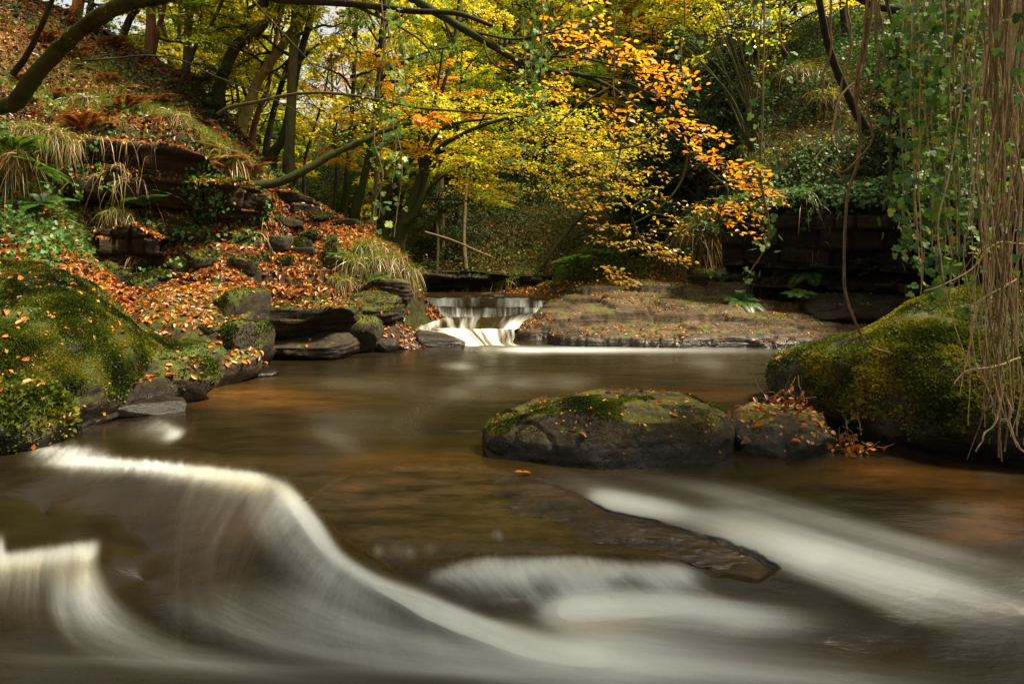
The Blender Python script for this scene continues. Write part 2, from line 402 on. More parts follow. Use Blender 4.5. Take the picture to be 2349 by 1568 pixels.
_w = _rbf(_cp, -0.02)
def base_z(x, y):
    out = np.empty(len(x))
    for s in range(0, len(x), 20000):
        e = slice(s, s + 20000)
        d = np.hypot(x[e, None] - _cp[None, :, 0], y[e, None] - _cp[None, :, 1])
        out[e] = -d @ _w[:-3] + _w[-3] + _w[-2] * x[e] + _w[-1] * y[e]
    return out

def spread(lo, hi, step, out_lo, out_hi, gr=1.16):
    a = list(np.arange(lo, hi, step)); s = step
    while a[-1] < out_hi: s *= gr; a.append(a[-1] + s)
    s = step; b = [lo]
    while b[-1] > out_lo: s *= gr; b.append(b[-1] - s)
    return np.array(b[:0:-1] + a)
GX = spread(-13.5, 13.5, 0.075, -80, 80); GY = spread(3.5, 23.5, 0.075, -14, 110)
gx, gy = np.meshgrid(GX, GY)
fx, fy = gx.ravel(), gy.ravel()
fz = base_z(fx, fy)
# bedding steps on the rocky parts
_st = np.clip(fbm2(fx * 0.35, fy * 0.35, 3, 21) * 2.0 + 0.35, 0, 1)
_u = (fz + 0.06 * fx + 0.25 * fbm2(fx * 0.5, fy * 0.5, 3, 4)) / 0.27
_fr = _u - np.floor(_u)
fz = fz + np.where(fz > 0.15, 0.75, 0) * _st * np.clip((15.5 - fy) / 2, 0.0, 1) * 0.27 * (np.clip((_fr - 0.7) / 0.3, 0, 1) - _fr)
land = np.clip((fz + 0.1) / 0.4, 0.15, 1)
fz += land * (0.16 * fbm2(fx * 0.8, fy * 0.8, 4, 8) + 0.035 * fbm2(fx * 4.5, fy * 4.5, 3, 9))
fz -= .22 * sstep(-.5, -.1, fx) * sstep(7.8, 7.0, fx) * sstep(10.4, 10.7, fy) * sstep(15.6, 15.0, fy)      # the bare shelf lies on top here
GZ = fz.reshape(gx.shape)
def ground_z(x, y):
    x = np.atleast_1d(np.asarray(x, float)); y = np.atleast_1d(np.asarray(y, float))
    i = np.clip(np.searchsorted(GX, x) - 1, 0, len(GX) - 2); j = np.clip(np.searchsorted(GY, y) - 1, 0, len(GY) - 2)
    u = (x - GX[i]) / (GX[i + 1] - GX[i]); v = (y - GY[j]) / (GY[j + 1] - GY[j])
    return (GZ[j, i] * (1 - u) + GZ[j, i + 1] * u) * (1 - v) + (GZ[j + 1, i] * (1 - u) + GZ[j + 1, i + 1] * u) * v
def ground_n(x, y, e=0.08):
    return nrm(np.stack([-(ground_z(x + e, y) - ground_z(x - e, y)) / (2 * e), -(ground_z(x, y + e) - ground_z(x, y - e)) / (2 * e), np.ones(len(x))], 1))
nx_, ny_ = len(GX), len(GY)
_i = (np.arange(ny_ - 1)[:, None] * nx_ + np.arange(nx_ - 1)[None]).ravel()
GV = np.stack([fx, fy, fz], 1)
# how much fallen leaf lies on the ground: the left bank is carpeted, the right one only flecked
def litter_amount(x, y, z):
    side = -x - 0.2 - np.clip((y - 13) * 0.25, 0, 2.2)            # >0 on the left bank
    left = sstep(0.2, 1.2, side) * sstep(24, 18, y)
    return np.clip(left * 1.0 + (1 - left) * 0.22, 0, 1) * sstep(.25, .6, z) * (1 - .25 * sstep(2.6, 4.4, z))
_lit = litter_amount(fx, fy, fz)
def ground_mat():
    m, nt, ns, ln = newmat('forest_floor')
    geo = N(nt, 'ShaderNodeNewGeometry'); pos = geo.outputs['Position']
    a = N(nt, 'ShaderNodeAttribute', attribute_name='litter')
    n0 = noise(nt, 1.1, 4, .6, pos); n1 = noise(nt, 6, 5, .65, pos); n2 = noise(nt, 38, 4, .7, pos)
    soil = ramp(nt, [(.3, (.012, .009, .005)), (.55, (.035, .024, .011)), (.75, (.075, .05, .02))], n1).outputs['Color']
    green = ramp(nt, [(.3, (.012, .02, .004)), (.55, (.04, .06, .008)), (.75, (.10, .12, .015))], n2).outputs['Color']
    orange = ramp(nt, [(.3, (.07, .025, .008)), (.5, (.22, .075, .012)), (.68, (.42, .15, .02))], n2).outputs['Color']
    sepn = N(nt, 'ShaderNodeSeparateXYZ'); ln.new(geo.outputs['Normal'], sepn.inputs[0])
    flat = smooth(nt, sepn.outputs['Z'], .45, .8)
    gm = math_(nt, 'MULTIPLY', smooth(nt, math_(nt, 'ADD', n0, math_(nt, 'MULTIPLY', n1, .5)), .62, .85), math_(nt, 'SUBTRACT', 1.0, math_(nt, 'MULTIPLY', a.outputs['Fac'], .6)))
    c = mixc(nt, gm, soil, green)
    lf = math_(nt, 'MULTIPLY', math_(nt, 'MULTIPLY', a.outputs['Fac'], flat), smooth(nt, math_(nt, 'ADD', math_(nt, 'MULTIPLY', n0, .7), math_(nt, 'MULTIPLY', n1, .5)), .45, .62))
    c = mixc(nt, lf, c, orange)
    b = N(nt, 'ShaderNodeBsdfPrincipled'); ln.new(c, b.inputs['Base Color']); b.inputs['Roughness'].default_value = .9; b.inputs['Specular IOR Level'].default_value = .2
    ln.new(bump(nt, math_(nt, 'ADD', n1, n2), 1.0, .03), b.inputs['Normal'])
    o = N(nt, 'ShaderNodeOutputMaterial'); ln.new(b.outputs[0], o.inputs['Surface'])
    return m
tag(mesh_obj('ground', GV, np.stack([_i, _i + 1, _i + nx_ + 1, _i + nx_], 1), ground_mat(), attrs={'litter': _lit}), kind='structure')

# ------------------------------------------------------------------ water
# height of the surface, given at places seen in the picture
_wp = np.array([(-300, 800, 0), (300, 800, 0), (1170, 800, 0), (2000, 800, 0), (2700, 800, 0), (-300, 1000, 0), (300, 960, 0), (700, 950, 0), (1100, 950, 0), (1600, 950, 0), (2300, 950, 0), (2700, 1000, -.02),
   (500, 1040, 0.0), (900, 1060, 0), (1100, 1070, 0), (700, 1080, .02), (900, 1200, -.005), (1150, 1250, -.02), (1400, 1270, -.05), (1000, 1270, -.03),
   (-300, 1090, -.02), (60, 1060, .0), (250, 1050, .03), (450, 1072, .045), (600, 1095, .05), (700, 1180, .0), (800, 1290, -.05), (950, 1350, -.10), (1150, 1420, -.17), (1300, 1470, -.22),
   (100, 1180, -.14), (300, 1220, -.15), (450, 1250, -.13), (600, 1300, -.14), (-300, 1260, -.13), (0, 1255, -.10), (150, 1240, -.06), (220, 1270, -.10), (330, 1330, -.26), (150, 1400, -.27), (-300, 1420, -.3),
   (500, 1450, -.29), (700, 1450, -.27), (900, 1480, -.27), (1100, 1290, -.04), (1300, 1285, -.045), (1500, 1300, -.06), (1200, 1370, -.15), (1400, 1375, -.16), (1600, 1370, -.13), (1400, 1430, -.20), (1700, 1430, -.19),
   (1200, 1065, 0), (1300, 1110, -.01), (1500, 1170, -.04), (1700, 1230, -.08), (1900, 1290, -.13), (2150, 1360, -.18), (2349, 1410, -.21), (2700, 1500, -.25), (1750, 1320, -.11),
   (1900, 1130, -.015), (2200, 1180, -.03), (2600, 1250, -.05), (2000, 1230, -.07), (2349, 1320, -.13),
   (0, 1600, -.36), (500, 1600, -.35), (1000, 1600, -.33), (1500, 1600, -.31), (2000, 1600, -.29), (2400, 1600, -.28), (-300, 1600, -.36), (2700, 1700, -.3), (0, 2000, -.4), (1200, 2000, -.4), (2400, 2000, -.36), (1170, 3200, -.45), (1900, 1460, -.2), (1300, 1510, -.25), (1350, 1500, -.24)], float)
def water_h(px, py):
    s = np.array([1.0, 1.6]); c = _wp[:, :2] * s / 1000
    d = np.linalg.norm(c[:, None] - c[None], axis=2)
    n = len(c); A = np.zeros((n + 1, n + 1)); A[:n, :n] = -d - 0.004 * np.eye(n); A[:n, n] = 1; A[n, :n] = 1
    w = np.linalg.solve(A, np.concatenate([_wp[:, 2], [0]]))
    q = np.stack([px, py], 1) * s / 1000; out = np.empty(len(q))
    for k in range(0, len(q), 40000):
        e = slice(k, k + 40000)
        out[e] = -np.linalg.norm(q[e, None] - c[None], axis=2) @ w[:-1] + w[-1]
    return out

# foam carried along the current: many faint streaks laid down the stream
FJ = 1.6; SC = 0.5; RX0, RY0, RW, RH = -100, 780, 1280, 420      # raster over x -100..2460, y 780..1620
foam = np.zeros((RH, RW)); tint = np.zeros((RH, RW)); shal = np.zeros((RH, RW))
def lay(guides, inten, tprof, n=2600, S=160, seed=1, uprof=None, streak=0.75, jit=5.0, fr=14, buf=None, blur_jit=2.5, edge=.22, soft=False):
    """guides: curves across the stream, from the upstream edge to the downstream end"""
    buf = foam if buf is None else buf
    g = np.random.default_rng(seed)
    K = 64
    G = np.stack([catmull(q, K) for q in guides])               # levels x K x 2
    L = len(guides); mid_ = G[:, K // 2]; ln_ = np.linalg.norm(np.diff(mid_, axis=0), axis=1).sum() * SC
    S = int(np.clip(ln_ / 2.0, S, 640)); n = int(n * min(1, 320 / S) ** .5)
    D = np.stack([catmull(G[:, k], S) for k in range(K)], 1)      # S x K x 2
    dt = np.gradient(D, axis=0) * S; du = np.gradient(D, axis=1) * K
    J = np.abs(dt[..., 0] * du[..., 1] - dt[..., 1] * du[..., 0]) * SC * SC + 0.05
    tt = np.linspace(0, 1, S); tp = np.interp(tt, np.linspace(0, 1, len(tprof)), tprof)
    u = (np.arange(n) + g.random(n)) / n; ku = u * (K - 1); i0 = np.minimum(ku.astype(int), K - 2); f = (ku - i0)
    pts = D[:, i0] * (1 - f)[None, :, None] + D[:, i0 + 1] * f[None, :, None]
    Jn = J[:, i0]
    wn = np.clip(1 + streak * 2.2 * fbm2(u * fr, np.full(n, seed * 3.1), 4, seed, .7), 0, None)
    if edge: wn = wn * sstep(0, edge, u) * sstep(0, edge, 1 - u) * 1.25
    if uprof is not None: wn = wn * np.interp(u, np.linspace(0, 1, len(uprof)), uprof)
    life0 = g.random(n) * 0.12; life1 = 1 - g.random(n) * 0.35
    lf = sstep(0, 1, (tt[:, None] - life0[None] + 0.08) / 0.1) * sstep(0, 1, (life1[None] - tt[:, None]) / 0.25 + 0.5)
    wn = 1 + (wn[None] - (wn.mean() if uprof is None else 1)) * sstep(0, .22, tt)[:, None] if soft else wn[None]
    w = inten * tp[:, None] * np.clip(wn, 0, None) * lf * Jn / (n * S)
    wob = np.cumsum(g.normal(size=(S, n, 2)), axis=0) * 0.14 * blur_jit * (160 / S) ** .5
    q = pts + g.normal(size=(1, n, 2)) * jit * FJ + wob + g.normal(size=(S, n, 2)) * 0.9
    X = (q[..., 0] - RX0) * SC; Y = (q[..., 1] - RY0) * SC
    x0 = np.floor(X).astype(int); y0 = np.floor(Y).astype(int); fx_ = X - x0; fy_ = Y - y0
    for dx in (0, 1):
        for dy in (0, 1):
            ok = (x0 + dx >= 0) & (x0 + dx < RW) & (y0 + dy >= 0) & (y0 + dy < RH)
            ww = w * (fx_ if dx else 1 - fx_) * (fy_ if dy else 1 - fy_)
            buf += np.bincount((y0 + dy)[ok] * RW + (x0 + dx)[ok], weights=ww[ok], minlength=RH * RW).reshape(RH, RW)
def blob(px, py, rx, ry, v, buf, rot=0.0):
    yy, xx = np.mgrid[0:RH, 0:RW]; X = xx / SC + RX0 - px; Y = yy / SC + RY0 - py
    c, s = math.cos(rot), math.sin(rot); a = (X * c + Y * s) / rx; b = (-X * s + Y * c) / ry
    buf += v * np.exp(-(a * a + b * b))

# A: the tall fold at the left: crest, then the long apron falling from it
crest = [(40, 1062), (200, 1052), (430, 1072), (560, 1088), (640, 1105), (700, 1190), (770, 1275), (880, 1335), (1010, 1380), (1150, 1440)]
lay([crest, [(30, 1085), (190, 1078), (400, 1100), (520, 1125), (600, 1150), (650, 1240), (730, 1330), (860, 1390), (1010, 1430), (1170, 1480)],
     [(20, 1150), (150, 1165), (330, 1220), (420, 1260), (520, 1300), (590, 1360), (690, 1420), (860, 1470), (1050, 1500), (1230, 1530)],
     [(10, 1230), (120, 1260), (280, 1340), (360, 1390), (470, 1430), (570, 1470), (720, 1510), (900, 1545), (1120, 1560), (1300, 1575)]],
    .72, [0.95, .5, .18, .10, .08, .08, .05], n=9000, seed=3, jit=4, edge=.12, uprof=[.35, .7, .8, .8, 1.0, 1.2, 1.2, 1.0, .8], streak=.55, fr=13, blur_jit=7, soft=True)
lay([[(60, 1056), (200, 1046), (430, 1066), (560, 1080), (645, 1095)], [(60, 1075), (200, 1070), (420, 1090), (545, 1108), (625, 1135)], [(40, 1110), (160, 1112), (330, 1125), (470, 1150), (560, 1190)]],
    1.0, [.7, 1.0, .3, .06, 0], n=4000, seed=5, streak=.3, jit=4, uprof=[.3, .9, 1, 1, 1.2])
# bright shoulder running down the right side of the fold
lay([[(610, 1095), (668, 1105)], [(655, 1160), (730, 1185)], [(730, 1260), (800, 1280)], [(850, 1350), (930, 1345)], [(1010, 1440), (1090, 1400)], [(1200, 1520), (1300, 1460)], [(1450, 1590), (1600, 1530)]],
    1.2, [.5, 1.0, 1.15, .95, .7, .5, .35, .0], n=3600, seed=7, blur_jit=4, uprof=[.25, .8, 1.2, .9, .3], streak=.45)
lay([[(560, 1100), (670, 1105)], [(560, 1200), (720, 1210)], [(620, 1300), (800, 1310)], [(720, 1400), (930, 1370)], [(900, 1480), (1150, 1440)], [(1200, 1560), (1450, 1510)]], .26, [.5, .8, .75, .7, .6, .3], n=4200, seed=8, streak=.8, fr=14, blur_jit=8)
# B: second pour at the far left
lay([[(-100, 1285), (0, 1270), (120, 1250), (200, 1240), (228, 1236)], [(-100, 1330), (0, 1320), (110, 1305), (195, 1295), (232, 1290)], [(-110, 1400), (-10, 1400), (110, 1400), (200, 1380), (260, 1360)], [(-120, 1480), (10, 1490), (140, 1490), (250, 1470), (360, 1430)]],
    .8, [.9, 1.0, .45, .22, .14, .08, 0], n=5600, seed=11, jit=4, soft=True, fr=9, uprof=[.9, 1, 1, 1.1, .7], streak=.5, edge=.08, blur_jit=4)
lay([[(120, 1290), (235, 1290)], [(110, 1400), (300, 1380)], [(150, 1480), (420, 1450)], [(300, 1530), (560, 1490)], [(620, 1575), (800, 1530)], [(1000, 1610), (1100, 1560)]], .36, [.7, .8, .6, .5, .35, .2], n=3600, seed=12, streak=.8, fr=13, blur_jit=8)
blob(2, 1258, 9, 26, .8, foam)
# small waves by the left bank
lay([[(60, 1018), (160, 1022), (280, 1030)], [(40, 1030), (150, 1036), (270, 1040)], [(0, 1060), (100, 1060), (210, 1058)]], 1.0, [.3, 1, .4, 0], n=900, seed=14, uprof=[.3, 1, .9, .5])
lay([[(300, 972), (370, 962), (420, 985)], [(290, 985), (365, 975), (428, 1000)], [(230, 1005), (320, 1000), (405, 1018)], [(180, 1015), (260, 1020), (370, 1035)]], .55, [.3, 1, .5, .25, 0], n=900, seed=15, uprof=[.4, .7, 1.5])
blob(400, 1000, 26, 10, .55, foam, -.5)
# C: the sill in the middle
lay([[(960, 1318), (1050, 1290), (1130, 1275), (1250, 1285)], [(960, 1335), (1050, 1308), (1140, 1296), (1260, 1305)], [(1030, 1360), (1100, 1345), (1170, 1340), (1240, 1345)], [(1060, 1400), (1140, 1390), (1220, 1390), (1300, 1390)]], .75, [.4, 1, .6, .4, .2], n=3000, seed=21, streak=.5, edge=.3, jit=6, soft=True, blur_jit=5)
lay([[(1160, 1286), (1300, 1277), (1440, 1292)], [(1165, 1305), (1310, 1294), (1455, 1308)], [(1240, 1345), (1340, 1335), (1420, 1335)], [(1280, 1390), (1380, 1375), (1470, 1370)]], .9, [.5, 1, .6, .4, .2], n=3000, seed=22, streak=.5, edge=.3, jit=6, soft=True, blur_jit=5)
lay([[(1360, 1298), (1490, 1289), (1620, 1302)], [(1370, 1315), (1510, 1305), (1650, 1316)], [(1470, 1340), (1550, 1332), (1640, 1335)], [(1550, 1365), (1640, 1352), (1740, 1352)]], .7, [.4, 1, .6, .4, .1], n=3000, seed=23, streak=.5, edge=.3, jit=6, soft=True, blur_jit=5)
lay([[(1225, 1390), (1230, 1450)], [(1330, 1368), (1345, 1465)], [(1480, 1364), (1520, 1485)], [(1650, 1378), (1720, 1500)], [(1850, 1400), (1920, 1500)], [(2100, 1430), (2150, 1500)]], 1.3, [.2, 1, 1.0, .8, .6, .45, .2, 0], n=3400, seed=24, blur_jit=6, jit=9, uprof=[.9, 1.4, .9, .5, .3, .15], edge=.1, streak=.6, fr=8)
lay([[(1230, 1440), (1240, 1500)], [(1400, 1450), (1420, 1540)], [(1650, 1470), (1700, 1570)], [(2000, 1500), (2050, 1600)], [(2450, 1560), (2450, 1640)]], .36, [.3, .9, .7, .6, .5, .4], n=5000, seed=25, blur_jit=5, streak=.9, fr=16)
lay([[(1030, 1300), (1600, 1300)], [(1040, 1330), (1640, 1330)], [(1080, 1385), (1700, 1365)], [(1140, 1440), (1800, 1420)]], .40, [.2, 1, .7, .5, .2], n=3600, seed=28, blur_jit=4, streak=1.0, fr=20)
blob(1345, 1492, 50, 22, .45, foam, .1)
for k, (x, y) in enumerate([(868, 1262), (905, 1258), (940, 1266), (985, 1258), (1140, 1225)]):
    lay([[(x - 14, y - 14), (x + 14, y - 14)], [(x - 15, y + 2), (x + 17, y + 2)], [(x - 12, y + 26), (x + 22, y + 26)]], .45 if k < 4 else .5, [0, 1, .5, 0], n=300, seed=60 + k, S=60)
lay([[(240, 1380), (780, 1290)], [(560, 1500), (980, 1395)], [(1060, 1570), (1330, 1460)], [(1650, 1640), (1850, 1530)], [(2450, 1720), (2500, 1600)]], .34, [.3, .8, 1, .8, .6], n=9000, seed=81, streak=.9, fr=10, blur_jit=8)
lay([[(830, 1330), (900, 1310)], [(1010, 1440), (1090, 1400)], [(1200, 1530), (1330, 1480)], [(1450, 1600), (1650, 1540)]], .55, [.3, 1, .8, .3], n=4000, seed=82, streak=.7, fr=6, blur_jit=7)
lay([[(1100, 1400), (1260, 1390)], [(1180, 1460), (1420, 1430)], [(1320, 1530), (1650, 1480)], [(1600, 1600), (2050, 1540)]], .25, [.2, 1, .8, .4], n=4000, seed=83, streak=.9, fr=8, blur_jit=8)
# D: the chute on the right
lay([[(1175, 1068), (1260, 1058)], [(1270, 1110), (1400, 1080)], [(1350, 1150), (1560, 1105)], [(1520, 1200), (1760, 1140)], [(1760, 1285), (2050, 1205)], [(2130, 1395), (2420, 1300)], [(2540, 1490), (2760, 1400)]],
    .40, [.35, .55, .9, 1, 1, .95, .9, .85], n=8000, seed=31, blur_jit=4, edge=0, jit=12, uprof=[.6, 1.25, 1.0, .62, .38, .2, .05], streak=.65, fr=18)
lay([[(1335, 1135), (1360, 1125)], [(1400, 1165), (1440, 1135)], [(1520, 1188), (1570, 1158)], [(1640, 1215), (1680, 1185)]], 1.3, [.3, 1, .9, .35, .1], n=1200, seed=32, streak=.4)
lay([[(1590, 1185), (1620, 1168)], [(1700, 1235), (1750, 1200)], [(1900, 1300), (1960, 1265)], [(2150, 1372), (2220, 1330)], [(2430, 1440), (2500, 1400)]], 1.15, [.4, 1, 1, .85, .8, .75], n=4400, seed=33, blur_jit=4, streak=.7, jit=16)
lay([[(1240, 1060), (1700, 1090)], [(1500, 1110), (1850, 1140)], [(1800, 1190), (2100, 1220)], [(2150, 1290), (2400, 1300)], [(2500, 1400), (2700, 1390)]], .26, [.2, .8, 1, .8, .7], n=2600, seed=34, streak=1.0, fr=20)
lay([[(1700, 1265), (1760, 1250)], [(1850, 1340), (1950, 1310)], [(2050, 1420), (2200, 1390)], [(2300, 1500), (2500, 1450)]], .3, [.2, .7, .8, .5], n=1600, seed=35, streak=1.0, fr=20)
# E: drifting froth on the pool
lay([[(1140, 797), (1140, 806)], [(1350, 797), (1350, 808)], [(1600, 800), (1600, 807)], [(1800, 803), (1800, 809)], [(2100, 806), (2100, 812)]], 1.1, [.9, 1, .8, .7, .5, .3], n=1200, seed=41, streak=.4, jit=2)
lay([[(1070, 795), (1200, 795)], [(1060, 806), (1260, 806)], [(1050, 820), (1300, 818)]], .5, [1, .6, .1], n=900, seed=42, jit=2)
lay([[(1000, 826), (1000, 848)], [(1060, 828), (1060, 850)], [(1120, 830), (1120, 848)]], .38, [.2, 1, .2], n=600, seed=43, jit=2)
for k, (x0, x1, y, h, v) in enumerate([(1060, 1250, 872, 5, .5), (1200, 1400, 866, 4, .4), (1160, 1380, 884, 5, .35), (1250, 1400, 874, 3, .4), (1440, 1700, 828, 5, .3), (1560, 1690, 833, 4, .5), (1600, 1780, 838, 6, .25), (1600, 1760, 860, 9, .16), (1440, 1700, 852, 4, .15),
                                        (2110, 2330, 1165, 7, .5), (2200, 2349, 1175, 5, .35), (2240, 2349, 1092, 4, .4), (2230, 2320, 1228, 6, .25), (1000, 1200, 905, 12, .14), (700, 1000, 880, 14, .10)]):
    lay([[(x0, y - h), (x0, y + h)], [((x0 * 2 + x1) / 3, y - h * 1.4), ((x0 * 2 + x1) / 3, y + h)], [((x0 + x1 * 2) / 3, y - h), ((x0 + x1 * 2) / 3, y + h * 1.5)], [(x1, y - h), (x1, y + h)]], v * 1.0, [.2, 1, .6, 1, .3], n=900, seed=70 + k, streak=1.3, jit=7, fr=5, blur_jit=5)
lay([[(930, 905), (960, 905)], [(930, 935), (985, 930)], [(925, 970), (990, 965)], [(900, 1010), (1000, 1000)]], .34, [.6, 1, .8, .6, 0], n=1200, seed=51, streak=1.2, jit=20, blur_jit=5)
lay([[(960, 900), (1010, 935)], [(1050, 880), (1060, 900)], [(1150, 868), (1150, 882)]], .34, [.5, 1, .4], n=900, seed=52, streak=1.2, jit=16, blur_jit=5)
lay([[(640, 925), (700, 985)], [(800, 935), (800, 1010)], [(960, 940), (980, 1000)]], .15, [.3, 1, 1, .4], n=2400, seed=53, streak=1.1, jit=8, fr=12)
lay([[(685, 978), (700, 990)], [(760, 1000), (760, 1016)], [(830, 1025), (820, 1040)], [(900, 1040), (890, 1050)]], .5, [.6, 1, .8, .1], n=1200, jit=9, seed=54, streak=.9)
lay([[(850, 960), (880, 975)], [(930, 985), (940, 1000)], [(1000, 1005), (990, 1020)]], .36, [.4, 1, .3], n=900, jit=12, seed=55)
lay([[(560, 860), (560, 900)], [(800, 858), (820, 905)], [(1050, 870), (1060, 900)]], .11, [.2, 1, .3], n=1200, seed=56, streak=1.2)
lay([[(420, 1040), (700, 1045)], [(380, 1200), (560, 1400)], [(300, 1500), (900, 1520)]], .07, [1, 1, 1], n=2500, seed=57, streak=1.3, fr=25)
lay([[(-100, 1440), (-100, 1640)], [(600, 1480), (600, 1640)], [(1300, 1500), (1300, 1640)], [(2480, 1520), (2480, 1660)]], .15, [1, 1, 1, .8], n=7000, seed=58, streak=1.3, fr=24)
# peat-yellow pockets in the foam, and the shallow amber places
for b in [(560, 1120, 110, 26, .9), (60, 1310, 120, 28, .9), (190, 1300, 50, 40, .7), (900, 1340, 60, 30, .2), (1330, 1300, 60, 18, .4), (1380, 1440, 160, 22, .8), (1330, 1110, 60, 20, .7), (1700, 1200, 90, 25, .45), (480, 1080, 80, 16, .5), (1110, 800, 70, 12, .6)]:
    blob(*b, tint)
for b in [(560, 900, 160, 26, .7), (470, 912, 90, 18, .6), (700, 925, 140, 20, .45), (2000, 1080, 160, 26, .75), (2120, 1110, 130, 20, .6), (2280, 1180, 150, 70, .6), (2240, 1230, 120, 40, .4), (1500, 905, 300, 14, .3), (900, 1060, 260, 30, .25), (1050, 1150, 260, 90, .45), (850, 1200, 150, 60, .3), (1300, 1220, 200, 60, .4),
          (560, 1200, 120, 60, .25), (480, 1320, 140, 80, .2), (1900, 1500, 300, 60, .15)]:
    blob(*b, shal)
def blur(a, n):
    for _ in range(n):
        a = (np.pad(a, ((1, 1), (0, 0)), 'edge')[:-2] + 2 * a + np.pad(a, ((1, 1), (0, 0)), 'edge')[2:]) / 4
        a = (np.pad(a, ((0, 0), (1, 1)), 'edge')[:, :-2] + 2 * a + np.pad(a, ((0, 0), (1, 1)), 'edge')[:, 2:]) / 4
    return a
foam = 0.34 * foam + 0.38 * blur(foam, 6) + .28 * blur(foam, 40); fglow = blur(foam, 110)
foam = 1 - np.exp(-0.95 * foam)
def rsample(buf, px, py):
    X = np.clip((px - RX0) * SC, 0, RW - 1.01); Y = np.clip((py - RY0) * SC, 0, RH - 1.01)
    x0 = X.astype(int); y0 = Y.astype(int); u = X - x0; v = Y - y0
    return (buf[y0, x0] * (1 - u) + buf[y0, x0 + 1] * u) * (1 - v) + (buf[y0 + 1, x0] * (1 - u) + buf[y0 + 1, x0 + 1] * u) * v

_lp = np.array([(690, 1150), (800, 1085), (980, 1065), (1160, 1082), (1280, 1108), (1335, 1140), (1400, 1172), (1500, 1192), (1620, 1228), (1720, 1262), (1790, 1305), (1740, 1335), (1640, 1322), (1560, 1292), (1480, 1282), (1380, 1276), (1200, 1272), (1080, 1276), (1000, 1292), (900, 1310), (800, 1250), (735, 1190)], float)
def ledge_sd(x, y):
    """signed distance inside the outline of the awash ledge"""
    ins = np.zeros(len(x), bool); dist = np.full(len(x), 1e9)
    for a, b in zip(_lp, np.roll(_lp, -1, 0)):
        ins ^= ((a[1] > y) != (b[1] > y)) & (x < (b[0] - a[0]) * (y - a[1]) / (b[1] - a[1] + 1e-12) + a[0])
        ab = b - a; t = np.clip(((x - a[0]) * ab[0] + (y - a[1]) * ab[1]) / (ab @ ab), 0, 1)
        dist = np.minimum(dist, np.hypot(x - a[0] - t * ab[0], y - a[1] - t * ab[1]))
    return np.where(ins, dist, -dist) + 7 * fbm2(x * .03, y * .06, 4, 61)
wx = np.concatenate([np.linspace(-900, -100, 60, endpoint=False), np.arange(-100, 2450, 2.3), np.linspace(2450, 3300, 60)])
wy = np.concatenate([np.arange(760, 900, 1.6), np.arange(900, 1600, 2.1), np.linspace(1604, 2400, 60), np.linspace(2440, 4200, 20)])
WX, WY = np.meshgrid(wx, wy); qx, qy = WX.ravel(), WY.ravel()
wh = water_h(qx, qy)
wf = rsample(foam, qx, qy); wg = rsample(fglow, qx, qy)
calm = 1 - sstep(-6, 10, ledge_sd(qx, qy))
wh = wh + 0.03 * np.clip(wg, 0, 1.2) * sstep(1000, 1060, qy) * calm - .012 * (1 - calm)
Yd = (CH - wh) * F / (qy - HY)
xw = (qx - CX) / F * Yd
# ripples, longer along the current
wh2 = wh + 0.006 * fbm2(xw * 1.7, Yd * 4.0, 4, 31) * sstep(2, 5, Yd) + 0.012 * fbm2(xw * 1.2 + Yd * 0.5, Yd * 2.4 - xw * .6, 3, 33) * sstep(900, 1000, qy) * (.25 + .75 * calm)
WV = np.stack([xw, Yd, wh2], 1)
nw = len(wx); _k = (np.arange(len(wy) - 1)[:, None] * nw + np.arange(nw - 1)[None]).ravel()
LEDGE_COL = [(.36, (.004, .0035, .003)), (.45, (.020, .015, .009)), (.56, (.052, .034, .019)), (.72, (.095, .06, .029))]
def ledge_color(nt, pos):
    mp = N(nt, 'ShaderNodeMapping'); mp.inputs['Scale'].default_value = (1.4, 4.5, 6); mp.inputs['Rotation'].default_value = (0, 0, R(-8)); nt.links.new(pos, mp.inputs['Vector'])
    n1 = noise(nt, 1.5, 6, .62, mp.outputs[0]); n2 = noise(nt, 9, 5, .65, pos)
    return ramp(nt, LEDGE_COL, math_(nt, 'ADD', math_(nt, 'MULTIPLY', n1, .8), math_(nt, 'MULTIPLY', n2, .2))).outputs['Color']
